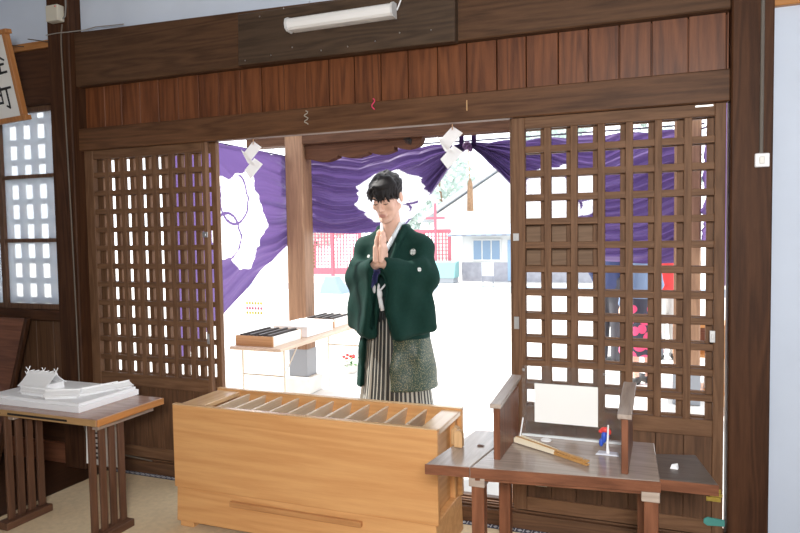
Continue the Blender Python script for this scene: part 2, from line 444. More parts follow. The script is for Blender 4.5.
def plate(d, x, z, hh=.022, w=.012, y=-.018):
    mb = B(x - w, x + w, y - .004, y + .001, z - hh, z + hh).box(x - .005, x + .005, y - .006, y - .003, z - hh * .45, z + hh * .45)
    mb.build('latch_plate', STEEL, d, bevel=.001)
plate(d1, .925, 1.47, .016, .018); plate(d1, .925, .86, .03, .008); plate(d3, 2.742, 1.435, .018, .014); plate(d3, 2.742, 1.02, .03, .012); plate(d3, 3.605, .99, .026, .011)
mb = B(3.53, 3.60, -.024, -.016, 1.989, 1.995); mb.build('top_hook', STEEL, d3)
BRASS = plain('brass', (.55, .40, .08), .35, .6); TEAL = plain('verdigris', (.10, .38, .34), .5, .2)
mb = B(3.585, 3.645, -.023, -.017, .255, .275).box(3.585, 3.645, -.023, -.017, .295, .312).box(3.60, 3.652, -.025, -.017, .278, .292)
mb.build('hasp', BRASS, d3, bevel=.001)
mb = B(3.60, 3.665, -.106, -.1, .15, .172).tube([(3.60, -.103, .161), (3.585, -.103, .161)], [.014, .014], 10)
mb = MB().prism([(3.575, .155), (3.59, .145), (3.66, .150), (3.66, .178), (3.59, .183), (3.575, .173)], 'y', -.027, -.019)
mb.build('strap_hook', TEAL, d3, bevel=.001)
# ================================================================== EXTERIOR GROUND
GROUND = plain('pale_ground', (.62, .60, .57), .9, noise=.06, scale=.8)
tag(B(-40, 40, .15, 12.5, -.35, -.15).build('ground', GROUND), 'pale sunlit courtyard ground', 'ground', kind=S)
tag(B(.1, 3.5, .16, 1.05, -.15, 0).build('stone_step', STONE, bevel=.01), 'pale stone step in front of the door sill', 'step')

# ------------------------------------------------------------------ mats
TAT = plain('straw_mat', (.68, .535, .345), .8, noise=.08, scale=40)
mt = thing('straw_mat', (1.8, -1.6, 0), 'beige woven straw mat with patterned border on the floor', 'mat')
mb = B(.18, 3.5, -3.2, -.085, 0.001, .012); mb.build('mat_body', TAT, mt)
mb = MB()
mb.box(.18, 3.5, -.085, -.045, .001, .014)
mb.build('border', plain('border_dark', (.045, .05, .09), .7), mt)
mb = MB()
for i in range(82):
    x = .2 + i * .04
    mb.prism([(x - .012, -.065), (x, -.078), (x + .012, -.065), (x, -.052)], 'z', .0135, .0150)
    mb.box(x + .016, x + .021, -.082, -.048, .0135, .0150)
mb.build('border_pattern', plain('border_light', (.55, .57, .62), .8), mt)

# ================================================================== OFFERING BOX
CAPW = lambda a: wood('glare_cypress', (.60, .36, .18), (.77, .52, .29), a, 9, .22, .06, .02, .5, spec=.85)  # paler than the box wood: glare on rim and end boards put into colour
t = thing('offering_box', (1.825, -.385, 0), 'long pale cypress offering box with slatted top in the doorway', 'offering box')
HX, HZ = HINOKI('X'), HINOKI('Z')
X0, X1, Y0, Y1 = 1.130, 2.520, -.585, -.195
MB().box(X0, X1, Y0, Y0 + .028, .214, .627).build('front_panel', HX, t, bevel=.003)
MB().box(X0, X1, Y1 - .028, Y1, .214, .627).build('back_panel', HX, t, bevel=.003)
for xa in (X0 + .045, X1 - .068): B(xa, xa + .024, Y0 + .026, Y1 - .026, .20, .60).build('side_panel', HINOKI('Y'), t, bevel=.002)
mb = MB().hexa([(X0 + .004, Y0 + .004, .04), (X1 - .004, Y0 + .004, .04), (X1 - .004, Y1 - .004, .04), (X0 + .004, Y1 - .004, .04), (X0 + .012, Y0 + .004, .218), (X1 - .012, Y0 + .004, .218), (X1 - .012, Y1 - .004, .218), (X0 + .012, Y1 - .004, .218)])
mb.build('plinth', HX, t, bevel=.003)
for xa in (X0 + .02, X1 - .10):
    for ya in (Y0 + .01, Y1 - .09): B(xa, xa + .08, ya, ya + .08, .0125, .042).build('foot', HX, t, bevel=.002)
B(1.464, 2.163, Y0 - .016, Y0 + .005, .160, .186)  .build('rail_strip', wood('strip_cypress', (.44, .20, .075), (.60, .32, .13), 'X', 12, .5), t, bevel=.003)
for xa, xb in ((X0 + .01, X0 + .148), (X1 - .092, X1 - .004)):
    B(xa, xb, Y0 + .026, Y1 - .026, .598, .622).build('end_board', CAPW('Y'), t, bevel=.002)
for ya in (Y0, Y1 - .028): B(X0, X1, ya, ya + .028, .627, .6325).build('top_rail', CAPW('X'), t, bevel=.0015)  # thin strips added along the rim to carry the painted glare
HP = wood('pale_cypress', (.64, .49, .34), (.80, .66, .50), 'Y', 16, .35, .06, .03, .4)
for i in range(11):
    xc = X0 + .185 + i * .1005
    mb = MB().prism([(xc - .006, .50), (xc + .006, .50), (xc + .030, .614), (xc + .016, .614)], 'y', Y0 + .027, Y1 - .027)
    mb.build('slat', HP, t, bevel=.0015)
B(X0 + .06, X1 - .06, Y0 + .027, Y1 - .027, .24, .26).build('tray_floor', HX, t)
B(X1 - .068, X1 - .02, Y1 - .075, Y1 - .027, .215, .60).build('corner_post', HZ, t, bevel=.002)

# ================================================================== LEFT TABLE WITH THE WHITE MODEL
t = thing('low_table', (.6, -.7, 0), 'low wooden table with slatted trestle legs holding the white model', 'table')
LX0, LX1, LY0, LY1, LZ = .06, .985, -.915, -.475, .625
B(LX0, LX1 - .010, LY0, LY1, LZ - .032, LZ).build('tabletop', wood('table_top_wood', (.30, .17, .13), (.44, .28, .22), 'X', 14, .22, spec=.7), t, bevel=.002)
B(LX1 - .010, LX1, LY0, LY1, LZ - .033, LZ).build('edge_strip', ORANGE('Y'), t, bevel=.002)
B(LX0, LX1 - .010, LY0 - .006, LY0, LZ - .032, LZ - .001).build('front_edge', wood('edge_wood', (.34, .19, .08), (.48, .30, .14), 'X', 14, .5), t, bevel=.001)
for xa, xb in ((.10, .36), (.41, .80)): B(xa, xb, LY0 - .0075, LY0 - .004, LZ - .023, LZ - .013).build('slot', DARK, t)  # near-black bars on the edge stand in for the shade inside its grooves
for xb in (.315, .87):
    B(xb - .004, xb + .062, LY0 + .05, LY1 - .02, LZ - .068, LZ - .032).build('batten', GREYW('Y'), t, bevel=.002)
    B(xb - .012, xb + .062, LY0 - .01, -.655, .0125, .050).build('foot_bar', LEGW('Y'), t, bevel=.003)
    for i in range(4):
        ya = -.885 + i * .0600
        B(xb + .012, xb + .027, ya, ya + .038, .05, LZ - .04).build('leg', LEGW('Z'), t, bevel=.002)
# hanging printed paper under the table
mb = MB().grid([[(.432 + .0295 * i, -.475 + .006 * math.sin(i * 1.1 + j * .3), .215 + .05 * j + .0 * i) for j in range(8)] for i in range(9)])
pt = mb.build('printed_sheet', [PAPER], None, solid=.001)
tag(pt, 'white printed paper sheet hanging behind the low table legs', 'paper')
mb = MB()
for j in range(11):
    for i in range(3):
        w = rng.uniform(.008, .02); z = .25 + j * .028; xx = .463 + i * .024
        mb.box(xx, xx + w, -.4835, -.4805, z, z + rng.uniform(.006, .016))
mb.build('print', BLACK, pt)
# the white shrine model
t = thing('shrine_model', (.45, -.66, LZ), 'white paper model of a shrine compound on a white base', 'model')
bx0, bx1, by0, by1 = .10, .80, -.85, -.455
B(bx0 + .07, bx1, by0, by1, LZ, LZ + .028).build('base_board', WHITE, t, bevel=.001)
B(bx0 + .08, bx1 - .01, by0 + .01, by1 - .01, LZ + .028, LZ + .043).build('ground_plate', WHITE, t, bevel=.001)
def gable(parent, cx, cy, lx, ly, h, rh, ang, over=.012, chigi=False, z0=LZ + .043, name='hall'):
    M = Matrix.Translation((cx, cy, z0)) @ Matrix.Rotation(ang, 4, 'Z')
    w = MB(); w.box(-lx / 2, lx / 2, -ly / 2, ly / 2, 0, h, M)
    n = max(2, int(lx / .018))
    for i in range(n + 1):
        x = -lx / 2 + lx * i / n
        for sy in (-1, 1): w.box(x - .0015, x + .0015, sy * ly / 2 - .0015, sy * ly / 2 + .0015, 0, h, M)
    wo = w.build(name + '_walls', MODEL, parent)
    r = MB(); prof = []
    hw = ly / 2 + over
    for k in range(-6, 7):
        u = abs(k) / 6; prof.append((k / 6 * hw, h - .006 + rh * (1 - u) ** 1.25))
    low = [(y, z - .004) for y, z in prof][::-1]
    poly = prof + low
    n = len(poly); vs = []
    for x in (-lx / 2 - over, lx / 2 + over): vs += [tuple(M @ Vector((x, y, z))) for y, z in poly]
    r.add(vs, [tuple(range(n)), tuple(range(2 * n - 1, n - 1, -1))] + [(i, i + n, (i + 1) % n + n, (i + 1) % n) for i in range(n)])
    r.box(-lx / 2 - over, lx / 2 + over, -.003, .003, h + rh - .008, h + rh, M)
    ro = r.build(name + '_roof', MODEL, parent)
    if chigi:
        for x in (-lx / 2 - over, lx / 2 + over):
            c = MB()
            for sg in (-1, 1):
                a = M @ Vector((x, sg * -.010, h + rh - .014)); b = M @ Vector((x, sg * .013, h + rh + .022))
                c.tube([a, b], .0025, 6)
            c.build('finial', MODEL, ro)
        for i in range(5):
            x = -lx / 2 + lx * (i + .5) / 5
            c = MB().tube([M @ Vector((x, -.013, h + rh + .003)), M @ Vector((x, .013, h + rh + .003))], .003, 6); c.build('ridge_log', MODEL, ro)
gable(t, .345, -.66, .165, .12, .034, .058, .05, chigi=True, name='main_hall')
gable(t, .225, -.60, .08, .08, .026, .036, PI / 2, chigi=True, name='inner_hall')
gable(t, .445, -.765, .20, .045, .022, .016, -.02, name='front_corridor')
gable(t, .610, -.765, .15, .065, .022, .020, .45, name='gate_hall')
gable(t, .69, -.63, .20, .05, .020, .018, 1.25, name='side_corridor')
gable(t, .735, -.51, .07, .06, .018, .016, 1.3, name='store')
B(.50, .65, -.62, -.50, LZ + .043, LZ + .046).build('court', WHITE, t)

# leaning board at far left
t = thing('leaning_board', (-.62, -.12, 0), 'reddish plywood board leaning against the wall under the window', 'board')
MB().hexa([(-1.15, -.30, .002), (-.53, -.30, .002), (-.53, -.28, .002), (-1.15, -.28, .002), (-1.15, -.10, .945), (-.43, -.10, .945), (-.43, -.08, .945), (-1.15, -.08, .945)]).build('sheet', REDW('X'), t, bevel=.002)
MB().hexa([(-.545, -.306, .002), (-.523, -.306, .002), (-.523, -.276, .002), (-.545, -.276, .002), (-.452, -.106, .948), (-.424, -.106, .948), (-.424, -.076, .948), (-.452, -.076, .948)]).build('edge_batten', POST('Z'), t, bevel=.002)

# ================================================================== RIGHT STAND
t = thing('offertory_stand', (2.98, -.83, 0), 'grey-brown wooden stand with two upright partitions beside the offering box', 'stand')
TZ = .652
def slab(pts, z0, z1): return MB().hexa([(x, y, z0) for x, y in pts] + [(x, y, z1) for x, y in pts])
fy = lambda x: -1.045 + (x - 2.63) * .117
slab([(2.790, fy(2.79)), (3.402, fy(3.402)), (3.376, -.545), (2.845, -.575)], TZ - .034, TZ).build('tabletop', GREYW('X'), t, bevel=.003)
slab([(2.630, fy(2.63)), (2.787, fy(2.787)), (2.842, -.575), (2.69, -.60)], TZ - .034, TZ).build('end_leaf', GREYW('Y'), t, bevel=.003)
for xa, xb in ((2.629, 2.786), (2.789, 3.404)):
    slab([(xa, fy(xa) - .006), (xb, fy(xb) - .006), (xb, fy(xb)), (xa, fy(xa))], TZ - .036, TZ - .0005).build('edge_strip', REDW('X'), t, bevel=.001)
slab([(2.80, fy(2.80) + .012), (3.385, fy(3.385) + .012), (3.385, fy(3.385) + .04), (2.80, fy(2.80) + .04)], TZ - .052, TZ - .034).build('apron', REDW('X'), t, bevel=.002)
for xa, ya in ((2.785, -1.005), (3.352, -.945), (2.80, -.66), (3.32, -.63)):
    lg = B(xa, xa + .045, ya, ya + .045, .0125, TZ - .034).build('leg', REDW('Z'), t, bevel=.002)
    B(xa - .008, xa + .049, ya - .006, ya + .06, TZ - .075, TZ - .034).build('bracket', GREYW('X'), lg, bevel=.002)
SHP = [(3.36, -.785), (3.584, -.780), (3.524, -.475), (3.30, -.53)]
slab(SHP, .563, .600).build('side_shelf', wood('dark_grey_wood', (.085, .068, .056), (.16, .13, .11), 'X', 16, .35), t, bevel=.003)
slab([(3.36, -.791), (3.585, -.786), (3.585, -.780), (3.36, -.785)], .562, .5995).build('shelf_edge', REDW('X'), t, bevel=.001)
B(3.30, 3.54, -.60, -.56, .528, .563).build('shelf_bearer', LEGW('X'), t, bevel=.002)
def partition(x0, x1, w):
    p = MB().box(x0, x1, -.925, -.60, TZ, .848).build('partition', REDW('Z'), t, bevel=.002)
    MB().hexa([(x0 - w, -.945, .842), (x1 + w, -.945, .842), (x1 + w, -.585, .874), (x0 - w, -.585, .874), (x0 - w, -.945, .858), (x1 + w, -.945, .858), (x1 + w, -.585, .89), (x0 - w, -.585, .89)]).build('cap', GREYW('Y'), p, bevel=.002)
partition(2.846, 2.870, .008); partition(3.280, 3.302, .012)
T1 = TZ + .0012
t2 = thing('acrylic_screen', (3.07, -.61, T1), 'clear acrylic screen standing between the two wooden partitions', 'screen')
B(2.884, 3.262, -.607, -.603, T1, .935).build('pane', clear('acrylic', (.97, .98, .98), .06, .05), t2)
B(2.884, 3.262, -.612, -.598, T1, T1 + .006).build('foot_rail', plain('acrylic_edge', (.75, .78, .8), .2), t2)
for x in (2.893, 3.20): MB().lathe([(.005, 0), (.005, .006), (.002, .008)], (x, -.612, .915), 8).build('screw', STEEL, t2)
tag(B(2.935, 3.176, -.6105, -.6085, .712, .866).build('blank_notice', PAPER), 'blank white sheet of paper stuck on the acrylic screen', 'paper')
# folding fan lying on the stand
a = Vector((2.885, -.700, T1)); b = Vector((3.168, -.885, T1)); d = (b - a).normalized(); nrm = Vector((-d.y, d.x, 0))
t = thing('folding_fan', tuple((a + b) / 2), 'closed bamboo folding fan with cream paper lying on the stand', 'fan')
def along(u, w, z): return tuple(a + d * u + nrm * w + Vector((0, 0, z)))
L = (b - a).length
mb = MB()
for i in range(6):
    w0 = -.020 + i * .008; z0 = .003 + .0022 * (i % 2)
    mb.hexa([along(0, w0, z0), along(0, w0 + .008, z0), along(.19, w0 * .5 + .004, z0), along(.19, w0 * .5, z0), along(0, w0, z0 + .018), along(0, w0 + .007, z0 + .016), along(.19, w0 * .5 + .004, z0 + .013), along(.19, w0 * .5, z0 + .013)])
mb.build('leaf', plain('cream_paper', (.78, .70, .54), .7), t)
mb = MB()
for wa, wb, z in ((-.006, .012, .021), (-.006, .010, .001)):
    mb.hexa([along(0, wa, z), along(0, wa + .006, z), along(L, .008, z * .6), along(L, -.006, z * .6), along(0, wa, z + .003), along(0, wa + .006, z + .003), along(L, .008, z * .6 + .006), along(L, -.006, z * .6 + .006)])
for i in range(5):
    mb.tube([along(.15, -.006 + i * .003, .010), along(L - .01, -.003 + i * .0015, .008)], .0032, 6)
mb.build('rib', BAMBOO('X'), t)
MB().lathe([(.004, 0), (.004, .018), (.002, .02)], along(L - .018, .001, 0), 10).build('pivot', STEEL, t)
# small carved block, two pieces
t = thing('carved_wood_block', (2.69, -.80, T1), 'small pale carved wooden block standing on the left end of the stand', 'block')
MB().prism([(2.672, 0 + T1), (2.705, T1), (2.705, T1 + .052), (2.699, T1 + .062), (2.684, T1 + .066), (2.672, T1 + .058)], 'y', -.845, -.815).build('front_piece', PALEW('Z'), t, bevel=.003)
MB().prism([(2.652, T1), (2.680, T1), (2.680, T1 + .060), (2.664, T1 + .068), (2.652, T1 + .056)], 'y', -.813, -.775).build('rear_piece', PALEW('Z'), t, bevel=.003)
# thin white pin stand
t = thing('clip_stand', (2.888, -.668, T1), 'thin clear upright rod holder beside the folding fan', 'holder')
B(2.872, 2.905, -.690, -.655, T1, T1 + .006).build('base', plain('pale_clear', (.62, .68, .78), .2), t)
MB().tube([(2.888, -.672, T1 + .004), (2.899, -.66, T1 + .085)], .0028, 6).build('rod', WHITE, t)
# white round tag
mb = MB().lathe([(.020, 0), (.021, .003), (.018, .005)], (2.986, -.650, T1), 20)
tag(mb.build('white_disc', WHITE, smooth=False), 'small white round disc lying by the acrylic screen', 'disc')
tag(MB().hexa([(2.752, -.80, T1), (2.775, -.80, T1), (2.778, -.79, T1), (2.755, -.785, T1), (2.752, -.80, T1 + .004), (2.775, -.80, T1 + .002), (2.778, -.79, T1 + .002), (2.755, -.785, T1 + .004)]).build('wood_chip', LEGW('X')), 'small dark splinter lying on the left leaf of the stand', 'splinter')
mb = MB().hexa([(3.432, -.665, .6), (3.458, -.668, .6), (3.462, -.65, .6), (3.437, -.645, .6), (3.438, -.66, .615), (3.452, -.665, .612), (3.458, -.652, .618), (3.44, -.65, .609)])
tag(mb.build('crumpled_tag', WHITE), 'small crumpled white paper on the lower side shelf', 'paper')
# blue and red trinket on clear stand
t = thing('trinket_stand', (3.215, -.70, T1), 'tiny blue and red figure on a clear stand by the right partition', 'trinket')
BLUE = plain('toy_blue', (.03, .09, .52), .4); RED = plain('toy_red', (.75, .06, .05), .4)
MB().ball((3.206, -.70, T1 + .050), (.010, .010, .022)).ball((3.196, -.70, T1 + .030), (.008, .006, .016)).ball((3.218, -.70, T1 + .058), (.008, .009, .014)).build('figure_body', BLUE, t, smooth=True)
MB().ball((3.210, -.70, T1 + .078), (.018, .011, .010)).ball((3.194, -.70, T1 + .071), (.008, .008, .007)).ball((3.224, -.70, T1 + .070), (.008, .009, .011)).build('figure_cap', RED, t, smooth=True)
CLR = plain('milky_clear', (.70, .72, .80), .15)
MB().hexa([(3.180, -.755, T1), (3.262, -.755, T1), (3.258, -.715, T1), (3.186, -.712, T1), (3.184, -.752, T1 + .004), (3.256, -.752, T1 + .004), (3.254, -.718, T1 + .004), (3.19, -.715, T1 + .004)]).build('base', CLR, t)
MB().tube([(3.222, -.735, T1 + .003), (3.221, -.735, T1 + .03), (3.223, -.73, T1 + .105)], [.007, .004, .003], 8).build('post', WHITE, t)

# ================================================================== THINGS ON THE FRONT WALL
t = thing('lamp_backboard', (1.86, -.06, 2.38), 'dark weathered backing board behind the tube lamp', 'board')
MB().hexa([(1.250, -.115, 2.384), (2.476, -.115, 2.372), (2.476, -.06, 2.372), (1.250, -.06, 2.384), (1.256, -.115, 2.655), (2.478, -.115, 2.640), (2.478, -.06, 2.640), (1.256, -.06, 2.655)]).build('board', wood('old_dark_wood', (.034, .020, .012), (.100, .062, .038), 'X', 13, .45), t, bevel=.004)
for i in range(16):
    x = 1.30 + i * .076 + rng.uniform(-.02, .02); z = 2.40 + rng.uniform(0, .05) + (.215 if i % 2 else 0)
    MB().ball((x, -.116, z), .004, 6, 4).build('nail_head', STEEL, t)
t = thing('tube_lamp', (1.88, -.115, 2.53), 'white fluorescent tube lamp housing above the doorway', 'lamp')
MB().box(1.605, 2.175, -.135, -.1175, 2.512, 2.574).build('housing', WHITE, t, bevel=.002)
MB().prism([(-.135, 2.510), (-.175, 2.512), (-.190, 2.522), (-.195, 2.544), (-.188, 2.564), (-.170, 2.574), (-.135, 2.576)], 'x', 1.602, 2.177).build('diffuser', plain('diffuser', (.88, .87, .86), .35), t, smooth=False, bevel=.002)
for x in (1.592, 2.177): MB().prism([(-.132, 2.506), (-.178, 2.508), (-.195, 2.520), (-.200, 2.544), (-.192, 2.568), (-.172, 2.579), (-.132, 2.580)], 'x', x, x + .010).build('end_cap', plain('cap_grey', (.70, .70, .70), .4), t)
MB().tube([(2.186, -.128, 2.55), (2.205, -.128, 2.59), (2.225, -.126, 2.66), (2.23, -.07, 2.72), (2.232, -.02, 2.78)], .004, 6).build('cord', WHITE, t)
# relay box and wire on left post
t = thing('sensor_box', (-.05, -.10, 2.775), 'small beige sensor box with a red light on the left post', 'box')
B(-.098, -.002, -.155, -.101, 2.775, 2.872).build('case', CREAM, t, bevel=.006, seg=2)
MB().ball((-.016, -.156, 2.858), .0045, 8, 5).build('indicator', plain('led_red', (.8, .06, .05), .3), t)
mb = MB().tube([(-.006, -.115, 2.79), (.010, -.108, 2.81), (.016, -.106, 2.87), (.015, -.106, 3.3)], .005, 6)
tag(mb.build('loose_cable', plain('cable_grey', (.22, .21, .20), .5)), 'grey cable looping up from the beige sensor box', 'cable')
mb = MB().tube([(-.018, -.1075, 2.765), (-.03, -.1075, 2.70), (-.032, -.1075, 2.60), (-.022, -.1075, 2.2), (-.008, -.1075, 1.6), (.002, -.1075, .9), (.004, -.1075, .35), (.03, -.09, .22), (.10, -.075, .15), (.30, -.05, .11), (.5, -.045, .095)], .0045, 6)
tag(mb.build('post_cable', plain('cable_brown', (.16, .13, .10), .5)), 'thin grey cable running down the left post', 'cable')
mb = MB().tube([(-.155, -.106, 2.715), (-.05, -.1185, 2.712), (.03, -.112, 2.71), (.12, -.064, 2.725), (.2, -.063, 2.733), (.42, -.063, 2.722)], .0032, 5)
tag(mb.build('thin_wire', plain('wire_grey', (.30, .28, .25), .5)), 'thin loose wire along the top of the heavy beam', 'wire')
# conduit and switch on right post
t = thing('light_switch', (3.78, -.10, 1.71), 'white light switch on the right post', 'switch')
B(3.752, 3.806, -.118, -.101, 1.712, 1.768).build('plate', WHITE, t, bevel=.003)
B(3.768, 3.788, -.123, -.117, 1.725, 1.755).build('rocker', plain('rocker', (.78, .77, .72), .4), t, bevel=.002)
tag(MB().tube([(3.776, -.108, 1.766), (3.776, -.108, 3.3)], .0075, 8).build('conduit', plain('conduit_grey', (.16, .14, .12), .4)), 'thin grey conduit rising from the white switch', 'conduit')
t = thing('socket_plate', (2.855, -.03, .23), 'cream socket plate low on the door panel behind the stand', 'socket')
B(2.828, 2.886, -.026, -.0065, .228, .272).build('plate', CREAM, t, bevel=.002)
mb = MB().box(2.850, 2.854, -.0275, -.025, .245, .258).box(2.861, 2.865, -.0275, -.025, .245, .258); mb.build('slots', BLACK, t)
# wire twist and pink ribbon on the lintel
pts = [(1.632 + .012 * math.sin(k * 1.3), -.062 - .003 * math.cos(k * 1.3), 2.118 - k * .0065) for k in range(12)]
tag(MB().tube(pts, .003, 5).build('wire_twist', plain('wire_pale', (.42, .38, .32), .5)), 'small twist of wire hanging on the lintel', 'wire')
pts = [(2.022 + .008 * math.sin(k * .9), -.061, 2.150 - k * .007) for k in range(9)]
tag(MB().tube(pts, .0035, 5).build('pink_ribbon', plain('pink', (.72, .05, .14), .6)), 'small pink ribbon tied to the lintel', 'ribbon')
tag(B(2.512, 2.517, -.060, -.0555, 2.05, 2.10).build('straw_scrap', PALEW('Z')), 'pale splinter stuck to the lintel above the right doors', 'splinter')

# ------------------------------------------------------------------ name board at upper left
rot = Matrix.Rotation(math.radians(-3), 3, 'Y') @ Matrix.Rotation(math.radians(10), 3, 'X')
t = thing('name_board', (-.265, -.36, 2.165), 'white framed name board with black brush characters hanging upper left', 'sign', rot=rot)
BW, BH = .21, .46
mbx = MB().box(-BW, BW, -.012, .0, 0, BH); mbx.build('board', plain('board_white', (.80, .79, .76), .6), t, local=True)
mb = MB().box(BW - .012, BW + .012, -.024, .012, -.012, BH + .012).box(-BW - .012, -BW + .012, -.024, .012, -.012, BH + .012).box(-BW - .02, BW + .03, -.028, .014, -.024, .004).box(-BW - .02, BW + .03, -.028, .014, BH - .002, BH + .022)
mb.build('frame', wood('sign_frame', (.32, .12, .035), (.50, .22, .07), 'Z', 14, .5), t, local=True, bevel=.002)
def glyph(mb, cx, cz, s, strokes, w=.010):
    for st in strokes:
        pts = [(cx + (u - .5) * s, -.0145, cz + (v - .5) * s) for u, v in st]
        for i in range(len(pts) - 1):
            p, q = Vector(pts[i]), Vector(pts[i + 1]); dd = (q - p).normalized(); nn = Vector((-dd.z, 0, dd.x))
            wa, wb = (w * .55, w * .45) if i == 0 else (w * .45, w * .38)
            mb.add([p - nn * wa - dd * w * .3, p + nn * wa - dd * w * .3, q + nn * wb + dd * w * .3, q - nn * wb + dd * w * .3], [(0, 1, 2, 3)])
kyo_l = [[(.22, .98), (.06, .78), (.24, .72), (.05, .52)], [(.05, .52), (.32, .56)], [(.26, .68), (.34, .54)], [(.19, .52), (.19, .05)], [(.09, .38), (.03, .18)], [(.28, .38), (.35, .2)]]
kyo_r = [[(.45, .90), (.88, .92), (.72, .70), (.42, .48)], [(.55, .82), (.72, .64), (.98, .48)], [(.48, .34), (.92, .35)], [(.69, .50), (.69, .05)], [(.40, .04), (1.0, .06)]]
mach = [[(.04, .86), (.04, .30)], [(.04, .86), (.46, .87), (.46, .30)], [(.25, .86), (.25, .32)], [(.04, .60), (.46, .60)], [(.04, .32), (.46, .32)], [(.50, .80), (1.0, .82)], [(.76, .80), (.76, .10), (.62, .18)]]
for cx, cz, sz, st, w in ((.085, .325, .155, kyo_l + kyo_r, .014), (.085, .12, .155, mach, .014), (.115, .425, .05, [[(.1, .6), (.5, .9)], [(.3, .5), (.9, .55), (.6, .1)], [(.2, .3), (.5, .2)]], .007)):
    mb = MB(); glyph(mb, cx, cz, sz, st, w); mb.build('lettering', BLACK, t, local=True)
for xo in (-.12, .12): MB().tube([(-.265 + xo, -.245, 2.655), (-.265 + xo, -.064, 2.68)], .003, 6).build('hanging_wire', plain('wire_dark', (.08, .07, .06), .5), t)

# ================================================================== OUTSIDE: PORCH
tag(B(-60, 60, 12.5, 90, -1.2, -.9).build('ground.001', GROUND), 'lower pale ground in front of the far house', 'ground', kind=S)
tag(B(-30, 30, 21.5, 24.5, -.9, -.885).build('path', plain('asphalt', (.19, .23, .29), .9)), 'bluish grey lane in front of the far house', 'lane', kind=S)
def pillar(x, lab):
    t = thing('porch_pillar', (x, 2.75, -.15), lab, 'pillar')
    B(x - .1, x + .1, 2.65, 2.85, .0, 3.2).build('shaft', PORCH('Z'), t, bevel=.012)
    B(x - .104, x + .104, 2.646, 2.854, .02, .30).build('base_sleeve', plain('sleeve_grey', (.22, .23, .25), .5), t, bevel=.006)
    B(x - .15, x + .15, 2.60, 2.90, -.15, .02).build('plinth', STONE, t, bevel=.01)
pillar(-.045, 'brown square porch pillar with grey metal sleeve left of the person'); pillar(3.57, 'tan porch pillar seen through the right lattice door')
tag(B(-.6, 4.3, 2.66, 2.84, 2.345, 2.62).build('porch_beam', wood('porch_beam_wood', (.050, .020, .010), (.12, .055, .028), 'X', 12, .7, spec=.2), bevel=.006), 'brown crossbeam of the porch above the purple curtain', 'beam')
pts = [(.06, 2.36), (.06, 2.205)]
for k, (x0, x1, zb) in enumerate(((.10, .42, 2.175), (.42, .75, 2.19), (.75, 1.02, 2.205), (1.02, 1.27, 2.24))):
    for q in range(7):
        u = q / 6; pts.append((x0 + (x1 - x0) * u, zb + .030 * (1 - math.sin(PI * u)) - (.0 if k else .008 * math.sin(PI * u))))
pts += [(1.30, 2.33), (1.30, 2.36)]
t = thing('carved_bracket', (.68, 2.75, 2.17), 'carved dark wooden bracket with scalloped underside beside the porch pillar', 'bracket')
MB().prism(pts, 'y', 2.70, 2.80).build('body', wood('bracket_wood', (.050, .018, .008), (.115, .046, .021), 'X', 13, .7, spec=.2), t, bevel=.004)
mb = MB()
for k in range(7):
    a = PI * (.55 + .4 * k / 6)
    mb.tube([(1.20 + .015 * math.cos(a), 2.699, 2.345 + .015 * math.sin(-a)), (1.20 + .09 * math.cos(a), 2.699, 2.36 - .085 * math.sin(a))], .005, 5)
mb.build('carving', DARK, t)

# ------------------------------------------------------------------ purple curtains
PURPLE = cloth('purple_cloth', (.108, .066, .190), .25, .42)
CREST = cloth('crest_white', (.86, .84, .88), .40, .8)
def vnoise(u, v, seed):
    r = np.random.default_rng(seed); o = 0
    w = v - .10 * np.sin(PI * u) + .04 * np.sin(5 * u + seed) + .03 * np.sin(11 * u + 3 * v)
    for k in range(4):
        f, p, q = r.uniform(7.0, 9.0) * (1 + .55 * k), r.uniform(0, 6.28), r.uniform(-2.0, 2.0)
        o += (1 - 2 * abs(np.sin(f * w * 2 + p + q * u))) / (1 + .5 * k)
    return o
def curtain_mesh(name, parent, n, m, top, bot, pos, amp, seed, crest):
    us = np.linspace(0, 1, n); vs = np.linspace(0, 1, m); P = []
    for u in us:
        row = []
        for v in vs:
            s = top(u) + (bot(u) - top(u)) * v
            off = amp(u, v) * vnoise(u, v if seed < 20 else .75 * v - .55 * u + .25 * u * v, seed) / 2
            row.append(pos(u, s, off))
        P.append(row)
    def mi(i, j): return 1 if crest((us[i] + us[i + 1]) / 2, P[i][j][2], P[i][j]) else 0
    return MB().grid(P, mi).build(name, [PURPLE, CREST], parent, smooth=True)
def li(x, xs, ys): return float(np.interp(x, xs, ys))
t = thing('shrine_curtain', (1.80, 2.60, 1.5), 'large purple curtain with white crest gathered up in the middle of the porch', 'curtain')
def crestA(cx, cz, rx, rz):
    def f(u, z, p):
        x = (p[0] - cx) / rx; zz = (z - cz) / rz
        th = math.atan2(zz, x); r = math.hypot(x, zz)
        lim = 1 + .05 * math.cos(9 * th)
        if r > lim: return False
        for cxx, czz, rr in ((-.35, .30, .58), (.42, .22, .52), (.02, -.45, .50)):
            q = math.hypot(x - cxx, zz - czz)
            if abs(q - rr) < .030 and .45 < r < .75 and x > .1: return False
        return True
    return f
